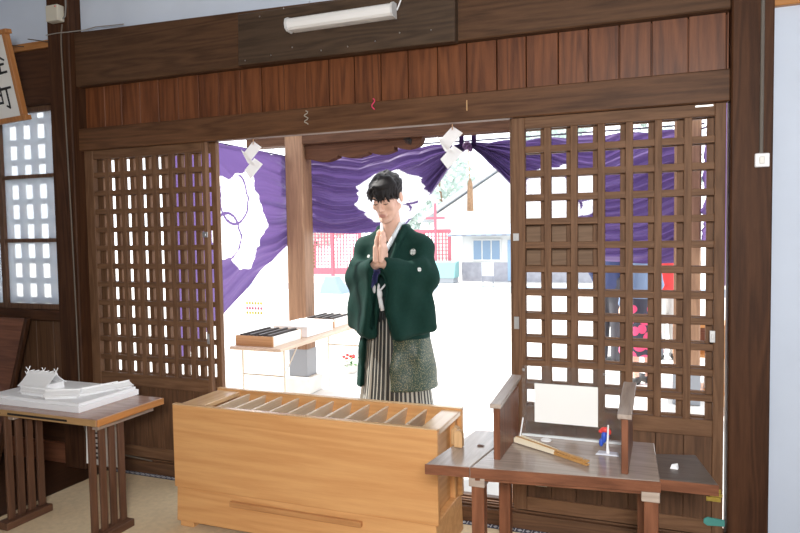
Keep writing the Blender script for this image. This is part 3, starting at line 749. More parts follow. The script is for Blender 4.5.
for side in (0, 1):
    X0, X1 = (.06, 1.74) if side == 0 else (3.60, 1.76)
    bot = lambda u: li(u, [0, .3, .55, .64, .72, .82, .92, 1], [1.475, 1.455, 1.475, 1.53, 1.66, 1.88, 2.10, 2.225]) if side == 0 else li(u, [0, .2, .38, .45, .66, .82, .93, 1], [1.18, 1.17, 1.19, 1.26, 1.60, 1.90, 2.12, 2.225])
    top = lambda u: 2.262 + .018 * abs(math.sin(u * PI * 5.5)) - .012
    pos = lambda u, s, o: (3.42 + (X0 + (X1 - X0) * u - 3.42) * 1.033, 2.93 + o, 1.472 + (s - 1.472) * 1.033)
    amp = lambda u, v: (.080 + .010 * u) * min(1, 6 * v + .15) * (1 if u < .9 else 1 - 5 * (u - .9))
    cr = crestA(.90, 1.81, .38, .26) if side == 0 else crestA(2.53, 1.785, .36, .25)
    curtain_mesh('cloth', t, 330, 190, top, bot, pos, amp, 11 + side * 3, cr)
MB().tube([(-.1, 2.87, 2.315), (.9, 2.90, 2.310), (1.70, 2.91, 2.305), (2.7, 2.90, 2.310), (3.7, 2.87, 2.315)], .008, 6).build('hanging_rope', plain('rope_dark', (.05, .03, .09), .7), t)
for x in (1.62, 1.74): B(x - .022, x + .022, 2.895, 2.905, 2.25, 2.36).build('tie_tab', cloth('tab_purple', (.06, .03, .12), 0), t)
GOLDC = plain('tassel_cream', (.62, .47, .30), .7)
MB().ball((1.685, 2.86, 2.255), (.045, .03, .04)).ball((1.72, 2.85, 2.225), (.022, .02, .03)).build('knot', plain('knot_purple', (.09, .035, .11), .7, noise=.5, scale=60), t, smooth=True)
MB().tube([(1.70, 2.85, 2.235), (1.712, 2.85, 1.92)], .005, 6).build('cord', GOLDC, t)
MB().lathe([(.004, 0.03), (.018, .0), (.024, -.02), (.026, -.10), (.031, -.275), (.0, -.278)], (1.713, 2.85, 1.925), 14).build('tassel', plain('tassel_brown', (.42, .27, .16), .8, noise=.25, scale=60), t, smooth=True)
# left side curtain, tied to the pillar
t = thing('side_curtain', (-.1, 1.8, .5), 'purple side curtain with big white crest left of the porch pillar', 'curtain')
def crestL(u, z, p):
    y = p[1]; r = math.hypot((y - 1.86) / .43, (z - 1.60) / .43)
    a = math.atan2(z - 1.60, y - 1.86)
    lim = 1 + .10 * math.cos(5 * a + .4) + .05 * math.cos(11 * a)
    if r > lim: return False
    for cy, cz, rr in ((1.78, 1.785, .225), (1.66, 1.45, .205)):
        if abs(math.hypot((y - cy) * 1.0, z - cz) - rr) < .013 and r < .93: return False
    return True
def Lpos(u, s, o): return (-.10 - .085 * u + o, .93 + 1.90 * u, s)
Ltop = lambda u: 2.235 + .014 * abs(math.sin(u * PI * 5)) - .04 * max(0, u - .8)
Lbot = lambda u: .46 + .93 * u + .02 * math.sin(u * PI)
def Lamp(u, v): return (.012 + .030 * u ** 2) * min(1, 5 * v + .2) * (.4 + .9 * v)
curtain_mesh('cloth', t, 260, 230, Ltop, Lbot, Lpos, Lamp, 23, crestL)
MB().tube([(-.13, .8, 2.25), (-.20, 2.86, 2.25)], .008, 6).build('hanging_rope', plain('rope_dark', (.05, .03, .09), .7), t)
t = thing('side_curtain', (3.72, 1.8, .5), 'purple side curtain seen edge-on behind the right lattice door', 'curtain')
curtain_mesh('cloth', t, 60, 60, Ltop, lambda u: 1.1 + .2 * u, lambda u, s, o: (3.74 - .035 * u + o, .93 + 1.78 * u, s), Lamp, 29, lambda u, z, p: False)
MB().tube([(3.75, .8, 2.25), (3.70, 2.62, 2.25), (3.66, 2.70, 2.25)], .008, 6).build('hanging_rope', plain('rope_dark', (.05, .03, .09), .7), t)
# paper streamers behind the lintel
def shide(x, lab, k):
    z = 2.005; y = .22
    t = thing('paper_streamer', (x, y, z - .2), lab, 'paper streamer')
    w = .052 * k; mb = MB()
    c = [(0, 0), (-.055, -.055), (.0, -.10), (-.04, -.155)]
    for i, (dx, dz) in enumerate(c[:3]):
        x0 = x + dx * k; z0 = z + dz * k
        if i % 2 == 0: q = [(x0 + w * .2, z0 + .02), (x0 + w * 1.3, z0 - .02), (x0 - .01 - w * .2, z0 - .085 * k - .02), (x0 - w * 1.2, z0 - .07 * k + .02)]
        else: q = [(x0 - w * .5, z0 + .03), (x0 + w * .5, z0 - .01), (x0 + w * 1.5, z0 - .075 * k), (x0 + w * .4, z0 - .075 * k + .02)]
        mb.prism(q, 'y', y + .004 * i, y + .004 * i + .0012)
    mb.build('folded_paper', cloth('streamer_paper', (.85, .85, .85), .4), t)
    MB().tube([(x + .01, y, z), (x + .01, y, z + .165)], .003, 5).build('string', PALEW('Z'), t)
shide(1.10, 'white zigzag paper streamer hanging in front of the left purple curtain', 1.0)
shide(2.345, 'white zigzag paper streamer hanging above and right of the person', 1.0)
tag(MB().tube([(-.1, .125, 2.19), (.02, .20, 2.19), (1.1, .22, 2.18), (2.35, .22, 2.18), (3.655, .22, 2.17)], .016, 8).build('straw_rope', PALEW('X')), 'straw rope stretched behind the lintel holding the paper streamers', 'rope')
# wooden board behind the right doors
tag(B(2.73, 3.14, .0845, .104, 1.285, 1.512).build('notice_board', wood('board_brown', (.16, .09, .05), (.28, .17, .10), 'X', 14, .6), bevel=.003), 'brown wooden board fixed across the outside of the right lattice doors', 'board')

# ------------------------------------------------------------------ folding table outside with trays
t = thing('folding_table', (.32, 2.25, -.15), 'long folding table with steel legs outside left of the person', 'table')
B(.075, .565, 1.345, 3.13, .522, .55).build('tabletop', wood('table_pale', (.52, .36, .25), (.66, .50, .38), 'Y', 12, .4), t, bevel=.004)
ST = plain('leg_steel', (.66, .60, .50), .35, .5)
for y in (1.47, 3.0):
    for x in (.12, .52): MB().tube([(x, y, .522), (x, y, -.15)], .011, 8).build('leg', ST, t)
    MB().tube([(.12, y, .30), (.52, y, .30)], .009, 8).build('crossbar', ST, t)
    for x in (.12, .52): MB().tube([(x, y, .31), (x, y + (.22 if y < 2 else -.22), .520)], .006, 6).build('brace', ST, t)
def tray(x0, x1, y0, y1, lab, wd=True):
    t = thing('slatted_tray', ((x0 + x1) / 2, (y0 + y1) / 2, .551), lab, 'tray', group=None)
    m1 = PALEW('X'); z0, z1 = .5512, .635
    B(x0, x1, y0, y0 + .012, z0, z1).build('front_board', wood('tray_front', (.44, .22, .09), (.60, .34, .17), 'X', 14, .5), t, bevel=.002)
    B(x0, x1, y1 - .012, y1, z0, z1).build('back_board', m1, t)
    for xa in (x0, x1 - .012): B(xa, xa + .012, y0 + .012, y1 - .012, z0, z1).build('side_board', plain('tray_white', (.78, .76, .72), .6), t)
    B(x0 + .012, x1 - .012, y0 + .012, y1 - .012, z0, z0 + .01).build('bottom', m1, t)
    mm = plain('tray_dark', (.06, .045, .04), .5)
    B(x0 + .03, x1 - .03, y0 + .02, y1 - .02, z1 - .03, z1 - .02).build('grid_bed', mm, t)
    for k in range(4):
        x = x0 + .05 + (x1 - x0 - .1) * k / 3; B(x - .012, x + .012, y0 + .014, y1 - .014, z1 - .018, z1 + .012).build('slat', mm, t, bevel=.002)
tray(.10, .46, 1.40, 1.86, 'wooden tray with dark slats at the near end of the outside table')
tray(.10, .44, 2.52, 2.92, 'wooden tray with dark slats at the far end of the outside table')
t = thing('white_carton', (.30, 2.2, .551), 'plain white carton between the two trays on the outside table', 'carton')
B(.14, .48, 1.93, 2.42, .5512, .63).build('body', WHITE, t, bevel=.003)
B(.135, .485, 1.925, 2.425, .625, .648).build('lid', PAPER, t, bevel=.003)
# flower pot by the pillar
t = thing('potted_flowers', (.02, 3.72, -.15), 'low pot of red flowers on the ground beyond the outside table', 'flowers')
MB().lathe([(.07, 0), (.10, .08), (.104, .085), (.09, .085), (.085, .06), (.0, .06)], (.02, 3.72, -.15), 18).build('pot', STONE, t)
GRN = plain('leaf_green', (.09, .26, .07), .6); REDF = plain('flower_red', (.75, .03, .03), .5)
mb = MB()
for i in range(46):
    a = rng.uniform(0, 6.28); r = rng.uniform(0, .13); z = rng.uniform(-.07, .03)
    c = Vector((.02 + r * math.cos(a), 3.72 + r * math.sin(a), z)); q = Vector((math.cos(a), math.sin(a), .4)) * .03; w = Vector((-math.sin(a), math.cos(a), .1)) * .014
    mb.add([c - q, c + w, c + q, c - w], [(0, 1, 2, 3)])
mb.build('leaves', GRN, t)
for i in range(7):
    a = i * 2.4; r = .05 + .02 * (i % 3)
    MB().ball((.02 + r * math.cos(a), 3.70 + r * math.sin(a), .035 + .012 * (i % 2)), (.022, .022, .016), 8, 5).build('blossom', REDF, t, smooth=True)
# wooden offering shelf seen through the right doors
t = thing('wooden_rack', (3.72, 3.3, -.15), 'small wooden rack with shelves behind the right lattice door', 'rack')
OW = PALEW('X')
for x in (3.50, 3.90):
    for y in (3.1, 3.4): B(x - .02, x + .02, y - .02, y + .02, -.15, .62).build('post', OW, t)
for z in (.02, .34, .60): B(3.47, 3.93, 3.07, 3.43, z, z + .03).build('shelf', ORANGE('X'), t, bevel=.002)
B(3.47, 3.93, 3.42, 3.44, .34, .62).build('back_panel', REDW('X'), t)
for i, (x, c, lab) in enumerate(((3.60, (.30, .60, .25), 'green bottle on the small wooden rack'), (3.67, (.02, .02, .025), 'black bottle on the small wooden rack'), (3.75, (.8, .8, .8), 'white bottle on the small wooden rack'))):
    tag(MB().lathe([(.028, 0), (.03, .01), (.03, .11), (.012, .14), (.012, .17), (.0, .17)], (x, 3.2, .0505), 12).build('bottle', plain('bottle%d' % i, c, .3), smooth=True), lab, 'bottle')

# ================================================================== FAR BACKGROUND
WHT = plain('house_white', (.62, .62, .60), .8); GLS = plain('house_glass', (.16, .24, .34), .15)
t = thing('far_house', (-3.6, 27, -.9), 'low pale house with shop window across the courtyard', 'house')
B(-5.46, .4, 27, 31, -.9, 1.25).build('wall', WHT, t)
B(-5.47, .4, 26.97, 27.0, -.9, -.02).build('boarding', plain('boarding_grey', (.30, .30, .34), .7, noise=.15, scale=4), t)
f = B(-4.95, -3.60, 26.93, 26.99, .05, 1.06).build('window', WHT, t)
for x in (-4.88, -4.45, -4.02): B(x, x + .36, 26.90, 26.935, .12, .98).build('pane', GLS, f)
B(-3.30, -2.90, 26.93, 26.99, -.85, 1.0).build('door', plain('door_blue', (.25, .36, .50), .5), t)
MB().hexa([(-5.9, 26.2, 1.20), (.9, 26.2, 1.20), (.9, 29, 1.72), (-5.9, 29, 1.72), (-5.9, 26.2, 1.28), (.9, 26.2, 1.28), (.9, 29, 1.80), (-5.9, 29, 1.80)]).build('eave', plain('roof_blue', (.26, .31, .37), .6), t)
for i in range(14): B(-5.7 + i * .46, -5.48 + i * .46, 26.18, 26.22, 1.21, 1.27).build('rafter_end', plain('rafter', (.22, .22, .25), .7), t)
t = thing('gabled_roof_house', (-6, 34, -.9), 'house with wide grey gabled roof behind the shop', 'house')
MB().prism([(-8.4, -.9), (0.0, -.9), (0.0, 2.35), (-4.2, 4.95), (-8.4, 2.35)], 'y', 32.0, 40).build('wall', WHT, t)
RF = plain('roof_grey', (.34, .39, .45), .6)
MB().prism([(-9.2, 1.95), (-4.2, 5.0), (.8, 1.95), (.8, 2.25), (-4.2, 5.35), (-9.2, 2.25)], 'y', 31.8, 40).build('roof', RF, t)
MB().prism([(-9.3, 1.9), (-4.2, 5.02), (.9, 1.9), (.9, 2.1), (-4.2, 5.25), (-9.3, 2.1)], 'y', 31.6, 31.8).build('bargeboard', plain('barge', (.5, .5, .5), .7), t)
RFN = plain('shrine_red', (.50, .13, .17), .6)
def fence(x0, x1, y, z0, z1, lab):
    t = thing('red_fence', ((x0 + x1) / 2, y, -.9), lab, 'fence')
    mb = MB(); n = int((x1 - x0) / .17)
    for i in range(n + 1): x = x0 + (x1 - x0) * i / n; mb.box(x - .025, x + .025, y - .02, y + .02, z0 + .3, z1)
    k = int((z1 - z0 - .3) / .17)
    for j in range(k + 1): mb.box(x0, x1, y - .03, y + .01, z0 + .3 + j * .17 - .02, z0 + .3 + j * .17 + .02)
    mb.build('lattice', RFN, t)
    B(x0, x1, y - .04, y + .03, z0, z0 + .32).build('base_rail', RFN, t); B(x0 - .05, x1 + .05, y - .05, y + .04, z1 - .05, z1 + .08).build('top_rail', RFN, t)
    for x in (x0, (x0 + x1) / 2, x1): B(x - .07, x + .07, y - .06, y + .06, -.9, z1 + .02).build('post', RFN, t)
fence(-8.6, -6.0, 26.8, -.62, 1.45, 'red lattice fence just left of the far house')
fence(-13.6, -10.6, 26.8, -.62, 1.60, 'red lattice fence seen left of the person')
t = thing('red_post', (-6.55, 26.4, -.9), 'slender red cross-topped post in front of the red fence', 'post')
B(-6.60, -6.50, 26.35, 26.45, -.9, 2.75).build('shaft', RFN, t); B(-7.0, -6.1, 26.36, 26.44, 2.0, 2.1).build('arm', RFN, t)
t = thing('aqua_bin', (-6.1, 25.8, -.9), 'pale aqua storage bin below the red fence', 'bin')
MB().hexa([(-7.0, 25.5, -.65), (-5.4, 25.5, -.65), (-5.4, 26.3, -.65), (-7.0, 26.3, -.65), (-6.85, 25.75, 0.02), (-5.4, 25.75, 0.02), (-5.4, 26.3, .08), (-6.85, 26.3, .08)]).build('lid', plain('aqua', (.20, .40, .40), .5), t)
B(-6.95, -5.45, 25.55, 26.3, -.9, -.65).build('base', plain('bin_grey', (.28, .30, .33), .6), t)
t = thing('sign_stand', (-3.53, 24.2, -.9), 'white sign stand in front of the far house', 'sign')
B(-3.78, -3.28, 24.18, 24.22, -.45, .12).build('board', PAPER, t); B(-3.80, -3.26, 24.22, 24.24, -.47, .14).build('frame', plain('frame_grey', (.25, .25, .28), .6), t)
for x in (-3.75, -3.31): B(x - .02, x + .02, 24.2, 24.24, -.9, -.4).build('leg', plain('frame_grey', (.25, .25, .28), .6), t)
t = thing('banner_board', (-4.15, 8, -.15), 'small white board with faded yellow and pink lettering in the courtyard', 'sign')
B(-4.42, -3.88, 8.0, 8.03, -.45 + .3, .18).build('board', PAPER, t)
for j, (c, z) in enumerate(((plain('faded_yellow', (.5, .4, .06), .6), .10), (plain('faded_pink', (.5, .10, .16), .6), .0), (plain('faded_yellow', (.5, .4, .06), .6), -.09))):
    mb = MB()
    for i in range(6): x = -4.33 + i * .065; mb.box(x, x + .045, 7.993, 7.999, z - .02, z + .02).box(x + .015, x + .03, 7.993, 7.999, z - .03, z + .03)
    mb.build('lettering', c, t)
t = thing('blue_tent', (-8.6, 20, -.9), 'pale blue peaked cover left of the person', 'cover')
MB().hexa([(-9.1, 19.8, -.9), (-8.15, 19.8, -.9), (-8.15, 20.6, -.9), (-9.1, 20.6, -.9), (-8.9, 19.9, -.25), (-8.5, 19.9, -.25), (-8.5, 20.4, -.25), (-8.9, 20.4, -.25)]).build('cover', plain('tent_blue', (.24, .32, .44), .6), t)
def tree(x, y, h, r, lab, seed, z0=-.9):
    rg = np.random.default_rng(seed)
    t = thing('tree', (x, y, z0), lab, 'tree')
    MB().tube([(x, y, z0), (x + .1, y, z0 + h * .35), (x - .05, y + .1, z0 + h * .8)], [h * .03, h * .022, h * .008], 8).build('trunk', PORCH('Z'), t)
    mb = MB()
    for i in range(700):
        d = rg.normal(size=3); d /= np.linalg.norm(d); rr = rg.uniform(.35, 1) ** .5
        c = Vector((x + d[0] * r * rr, y + d[1] * r * rr, z0 + h * .65 + d[2] * h * .36 * rr))
        a = Vector(rg.normal(size=3)).normalized() * r * .13; b = Vector(rg.normal(size=3)).cross(a).normalized() * r * .07
        mb.add([c - a, c + b, c + a, c - b], [(0, 1, 2, 3)])
    mb.build('crown', plain('tree_leaf', (.50, .58, .54), .8, noise=.15, scale=1.5), t)  # leaf colour lifted towards white to imitate bleaching by the overexposed daylight
tree(-15.5, 31, 5.2, 2.4, 'pale green tree behind the left red fence', 3)
tree(-13.0, 37, 4.8, 2.0, 'green tree just left of the person behind the red fence', 4)
tree(-12.4, 45, 8.6, 2.6, 'tall pale tree beside the gabled roof', 5)
tree(-6.5, 58, 13.5, 4.0, 'tall distant tree above the gabled roof', 6)
tree(1.5, 44, 9.0, 4.0, 'distant tree behind the right lattice door', 8)

# ================================================================== PEOPLE
def head_mat(c, bow, turn=0, s=1.0): return Matrix.Translation(Vector(c)) @ Matrix.Rotation(turn, 4, 'Z') @ Matrix.Rotation(bow, 4, 'X') @ Matrix.Scale(s, 4)
SKINM = plain('skin', (.70, .44, .34), .5, spec=.35, noise=.05, scale=30)
LIPM = plain('lip', (.56, .27, .23), .45)
HAIRM = plain('black_hair', (.012, .010, .011), .6, noise=.4, scale=120, spec=.25)
def add_head(S_, M):
    k = .012
    S_.ell((0, .015, .036), (.075, .094, .086), k, M=M)
    S_.ell((0, -.026, -.035), (.064, .066, .084), .02, M=M)
    for sx in (-1, 1):
        S_.cap((sx * .057, .004, -.052), (sx * .022, -.066, -.104), .019, .016, .015, M=M)
        S_.ell((sx * .044, -.062, -.028), (.020, .020, .018), .018, M=M)
        S_.cap((sx * .012, -.084, .021), (sx * .046, -.072, .024), .009, .008, .012, M=M)
    S_.ell((0, -.077, -.106), (.024, .018, .018), .012, M=M)
    for sx in (-1, 1): S_.ell((sx * .031, -.101, .003), (.018, .017, .012), .010, '-', M=M)
    for sx in (-1, 1): S_.ell((sx * .031, -.0755, .000), (.0155, .013, .011), .004, M=M)
    S_.cap((0, -.088, .010), (0, -.107, -.033), .0075, .0115, .008, M=M)
    for sx in (-1, 1): S_.ell((sx * .0115, -.097, -.037), (.0085, .010, .008), .005, M=M)
    S_.ell((0, -.084, -.066), (.026, .014, .018), .008, M=M)
    S_.cap((-.019, -.088, -.0655), (.019, -.088, -.0655), .0060, .0060, .003, M=M)
    S_.cap((-.015, -.0865, -.0755), (.015, -.0865, -.0755), .0072, .0072, .003, M=M)
    S_.cap((-.022, -.101, -.0705), (.022, -.101, -.0705), .0055, .0055, .002, '-', M=M)
    for sx in (-1, 1):
        S_.ell((sx * .080, .014, -.006), (.010, .019, .032), .006, M=M)
        S_.ell((sx * .089, .011, -.003), (.006, .010, .019), .004, '-', M=M)
def add_hand_up(S_, base, sx, lean, k=.0045):
    """hand with fingers pointing up, palm facing the middle; sx is the side"""
    A = Matrix.Translation(Vector(base)) @ Matrix.Rotation(lean, 4, 'X')
    S_.rbox((sx * .0160, 0, .052), (.0140, .041, .050), .0125, k=.008, M=A)
    S_.cap((sx * .0145, .018, .018), (sx * .0165, .032, .055), .014, .011, .010, M=A)
    for y, z0, ln, r in ((.0300, .098, .072, .0098), (.0100, .101, .081, .0100), (-.0100, .099, .075, .0096), (-.0290, .093, .058, .0086)):
        m = (sx * .0135, y * .98, z0 + ln * .55)
        S_.cap((sx * .0145, y, z0 - .02), m, r * 1.04, r * .96, k, M=A)
        S_.cap(m, (sx * .0110, y * .86, z0 + ln), r * .96, r * .78, k, M=A)
    S_.cap((sx * .016, .034, .042), (sx * .012, .054, .078), .0115, .0100, .008, M=A)
    S_.cap((sx * .012, .054, .078), (sx * .0085, .052, .106), .0100, .0080, .004, M=A)
    return A
MX, MY = 1.95, .36
t = thing('person', (MX, MY, 0), 'person in dark green kimono coat and striped hakama praying in the doorway', 'person')
HM = head_mat((1.944, .285, 1.664), math.radians(24), math.radians(-4), 1.03)
bd = SDF((1.56, -.02, -.01), (2.34, .62, 1.86), .0042)
bd.ell((MX, MY + .01, 1.22), (.135, .095, .24), .03)
bd.ell((MX, MY + .01, .95), (.135, .100, .17), .05)
bd.cap((MX - .13, MY + .01, 1.385), (MX + .13, MY + .01, 1.385), .055, .055, .05)
bd.cap((MX, MY + .025, 1.36), (MX - .004, MY - .030, 1.585), .060, .048, .016)
for sx in (-1, 1):
    bd.cap((MX + sx * .085, MY + .01, .92), (MX + sx * .10, MY, .50), .085, .060, .03)
    bd.cap((MX + sx * .10, MY, .50), (MX + sx * .105, MY + .03, .09), .056, .038, .02)
    bd.cap((MX + sx * .105, MY + .05, .042), (MX + sx * .12, MY - .13, .034), .040, .032, .02)
HB = (1.968, .118, 1.296)
for sx, el in ((1, (2.165, .315, 1.165)), (-1, (1.735, .315, 1.165))):
    sh = (MX + sx * .155, MY + .01, 1.375); wr = (HB[0] + sx * .017, HB[1] + .002, HB[2] + .004)
    bd.cap(sh, el, .050, .041, .02); bd.cap(el, wr, .041, .027, .015)
    add_hand_up(bd, HB, sx, math.radians(-4))
add_head(bd, HM)
HMi = np.array(HM.inverted())
def skinmat(C):
    L = C @ HMi[:3, :3].T + HMi[:3, 3]
    lip = (np.abs(L[:, 0]) < .020 - .35 * np.abs(L[:, 2] + .0705)) & (L[:, 2] < -.0595) & (L[:, 2] > -.0825) & (L[:, 1] < -.086)
    return (lip & (np.abs(L[:, 1] + .09) < .02)).astype(int)
body, BV, BF = sdf_obj('body', bd, [SKINM, LIPM], t, skinmat, 1)
# hair
hr = SDF((1.80, .10, 1.45), (2.09, .48, 1.86), .0032)
hr.ell((0, .021, .048), (.089, .107, .097), .004, M=HM)
hr.ell((0, -.120, -.026), (.068, .074, .096), .006, '-', M=HM)
hr.rbox((0, -.03, -.125), (.12, .2, .085), .01, k=.006, mode='-', M=HM)
for sx in (-1, 1): hr.ell((sx * .092, .006, -.022), (.032, .036, .044), .005, '-', M=HM)
rh = np.random.default_rng(5)
for i in range(30):                       # fringe swept to the side
    u = -1 + 2 * i / 29
    x0 = u * .060 + .012; x1 = u * .072 - .006 + rh.uniform(-.006, .006)
    part = math.exp(-((u + .34) / .17) ** 2)             # gap in the fringe left of the middle
    zt = rh.uniform(-.006, .020) + .050 * part + .012 * max(0, u - .5)
    yb = -.092 + .050 * abs(u) ** 2.2
    sw = (-.016 if u < -.34 else .014) * (.4 + part)
    hr.cap((x0 * .7, -.020, .112), ((x0 + x1) / 2, yb + .018, .085), .012, .0125, .014, M=HM)
    hr.cap(((x0 + x1) / 2, yb + .018, .085), (x1 + sw * .5, yb - .003 - rh.uniform(0, .004), zt + .032), .0115, .0080, .004, M=HM)
    hr.cap((x1 + sw * .5, yb - .003, zt + .032), (x1 + sw - rh.uniform(.000, .010), yb - .001, zt), .0080, .0022, .002, M=HM)
for i in range(60):                       # loose locks over the crown
    a = rh.uniform(0, 2 * PI); e = rh.uniform(.05, 1.3)
    d = Vector((math.cos(a) * math.cos(e), math.sin(a) * math.cos(e), math.sin(e)))
    p = Vector((d.x * .082, .02 + d.y * .100, .046 + d.z * .090)); q = p + Vector((rh.uniform(-.02, .02), -.030 + rh.uniform(-.02, .02), -.012)) * .9
    qd = Vector((q.x / .084, (q.y - .02) / .102, (q.z - .046) / .092)); q = Vector((qd.normalized().x * .085, .02 + qd.normalized().y * .103, .046 + qd.normalized().z * .093))
    if q.z > .01 or q.y > .02: hr.cap(p, q, .010, .006, .006, M=HM)
for sx in (-1, 1):
    hr.cap((sx * .076, -.020, .060), (sx * .0745, -.022, .004), .010, .005, .006, M=HM)
sdf_obj('hair', hr, HAIRM, t, None, 0)
mb = MB()
for sx in (-1, 1):
    P_ = [HM @ Vector((sx * x, y, z)) for x, y, z in ((.015, -.0935, .020), (.030, -.091, .0255), (.046, -.080, .022))]
    MB().tube(P_, [.0035, .004, .002], 6).build('eyebrow', HAIRM, t)
    P_ = [HM @ Vector((sx * x, y, z)) for x, y, z in ((.018, -.0865, -.005), (.031, -.0895, -.008), (.045, -.0815, -.004))]
    MB().tube(P_, [.0014, .0022, .0014], 6).build('eyelash', HAIRM, t)
# ---- kimono, coat and sleeves
GREEN = plain('coat_green', (.007, .032, .025), .8, noise=.10, scale=60, spec=.12)
KIM = plain('kimono_green', (.008, .028, .024), .6, spec=.3)
LINE = plain('lining_blue', (.035, .040, .14), .6)
BLACKB = plain('obi_dark', (.015, .018, .020), .6)
m = bpy.data.materials.new('coat_gold'); m.use_nodes = True; nt_ = m.node_tree; bb = nt_.nodes['Principled BSDF']
tc = nt_.nodes.new('ShaderNodeTexCoord'); vo = nt_.nodes.new('ShaderNodeTexVoronoi'); vo.inputs['Scale'].default_value = 170
mp_ = nt_.nodes.new('ShaderNodeMath'); mp_.operation = 'LESS_THAN'; mp_.inputs[1].default_value = .30
mxc = nt_.nodes.new('ShaderNodeMix'); mxc.data_type = 'RGBA'; mxc.inputs[6].default_value = (.022, .050, .035, 1); mxc.inputs[7].default_value = (.34, .30, .17, 1)
nt_.links.new(tc.outputs['Object'], vo.inputs['Vector']); nt_.links.new(vo.outputs['Distance'], mp_.inputs[0]); nt_.links.new(mp_.outputs[0], mxc.inputs[0]); nt_.links.new(mxc.outputs[2], bb.inputs['Base Color'])
bb.inputs['Roughness'].default_value = .5
GOLD = m
def cone_body(S_, zs, As, Bs, ycs, k=.02, mode='+'):
    zs, As, Bs, ycs = map(np.array, (zs, As, Bs, ycs))
    def fn(X, Y, Z):
        a = np.interp(Z, zs, As); b = np.interp(Z, zs, Bs); yc = np.interp(Z, zs, ycs)
        q = np.sqrt(((X - MX) / a) ** 2 + ((Y - yc) / b) ** 2)
        d = (q - 1) * np.minimum(a, b)
        return np.maximum(d, np.maximum(zs[0] - Z, Z - zs[-1]))
    return S_.op(fn, (MX - As.max(), (ycs - Bs).min(), zs[0]), (MX + As.max(), (ycs + Bs).max(), zs[-1]), k, mode)
km = SDF((1.66, .12, .75), (2.24, .60, 1.60), .006)
cone_body(km, [.80, 1.0, 1.2, 1.38, 1.46], [.165, .160, .165, .165, .06], [.115, .115, .118, .090, .05], [MY + .01, MY + .01, MY + .01, MY + .015, MY + .02])
km.cap((MX + .062, MY + .02, 1.475), (MX + .060, MY - .045, 1.455), .020, k=.01); km.cap((MX + .060, MY - .045, 1.455), (MX - .012, MY - .125, 1.26), .020, .022, .01)
km.cap((MX - .062, MY + .02, 1.475), (MX - .060, MY - .045, 1.455), .020, k=.01); km.cap((MX - .060, MY - .045, 1.455), (MX + .020, MY - .112, 1.28), .020, .020, .01)
km.cap((MX, MY - .06, 1.56), (MX + .003, MY - .150, 1.41), .046, .012, .008, '-')
sdf_obj('kimono', km, KIM, t)
ic = SDF((1.82, .15, 1.25), (2.08, .52, 1.60), .0045)
for sx in (-1, 1):
    ic.cap((MX + sx * .052, MY + .045, 1.525), (MX + sx * .056, MY - .030, 1.515), .0105, .0105, .006)
    ic.cap((MX + sx * .056, MY - .030, 1.515), (MX + sx * .038, MY - .085, 1.445), .0105, .012, .006)
    ic.cap((MX + sx * .038, MY - .085, 1.445), (MX - sx * .006, MY - .128, 1.345), .012, .012, .006)
sdf_obj('inner_collar', ic, plain('collar_white', (.66, .72, .76), .7), t)
hk = SDF((1.52, .0, .55), (2.40, .66, 1.56), .0056)
cone_body(hk, [.575, .80, 1.10, 1.30, 1.40, 1.45], [.246, .222, .205, .205, .160, .075], [.198, .172, .150, .140, .105, .06], [MY + .02, MY + .015, MY + .01, MY + .01, MY + .015, MY + .02])
for sx in (-1, 1):
    hk.cap((MX + sx * .060, MY + .02, 1.455), (MX + sx * .17, MY + .015, 1.375), .050, .070, .04)
# open the front
def opening(X, Y, Z):
    zl = np.array([.50, .90, 1.30, 1.48]); xl = np.interp(Z, zl, [1.775, 1.80, 1.900, 1.945]); xr = np.interp(Z, zl, [1.985, 1.985, 1.972, 1.955])
    return np.maximum(np.maximum(xl - X, X - xr), Y - (MY - .055)) + 0 * Z
hk.op(opening, (1.74, .0, .55), (2.0, MY - .05, 1.56), .008, '-')
hk.cap((MX, MY - .02, 1.62), (MX, MY - .01, 1.45), .066, .056, .010, '-')
hk.cap((MX, MY - .06, 1.56), (MX + .004, MY - .17, 1.36), .058, .020, .010, '-')
for sx in (-1, 1):                         # collar band
    c = [(MX + sx * .068, MY + .050, 1.492), (MX + sx * .078, MY - .020, 1.487), (MX + sx * .066, MY - .085, 1.42), (MX + sx * .040, MY - .135, 1.31)]
    for p, q in zip(c, c[1:]): hk.cap(p, q, .017, .017, .008)
hk.cap((MX - .068, MY + .050, 1.492), (MX + .068, MY + .050, 1.492), .018, .018, .01)
boxes = []
for sx, el, wr in ((1, (2.178, .305), (1.998, .118)), (-1, (1.722, .305), (1.928, .122))):
    hk.cap((MX + sx * .15, MY + .01, 1.360), (el[0] - sx * .012, el[1] + .01, 1.19), .080, .066, .04)
    hk.cap((el[0] - sx * .015, el[1], 1.20), (wr[0], wr[1] + .012, 1.288), .060, .050, .03)
    e1 = Vector((wr[0] - el[0], wr[1] - el[1], 0)); ln = e1.length; e1.normalize(); nn = Vector((-e1.y, e1.x, 0))
    c0 = Vector(((wr[0] + el[0]) / 2, (wr[1] + el[1]) / 2, 1.095))
    vz = (Vector((0, 0, 1)) + e1 * .13).normalized(); ex = nn.cross(vz)
    if ex.dot(e1) < 0: ex = -ex
    A = np.array([[ex.x, nn.x, vz.x], [ex.y, nn.y, vz.y], [ex.z, nn.z, vz.z]])
    hk.rbox(c0 - e1 * .014, (ln / 2 + .012, .040, .212), .036, A, .030)
    cc = Vector((wr[0], wr[1], 1.10)) - e1 * .012
    hk.rbox(cc, (.040, .012, .165), .010, A, .004, '-')
    hk.cap(Vector((wr[0], wr[1], 1.288)) - e1 * .03, Vector((wr[0], wr[1], 1.297)) + e1 * .08, .028, .034, .004, '-')
    boxes.append((np.array(cc), A))
X, Y, Z = hk.full()
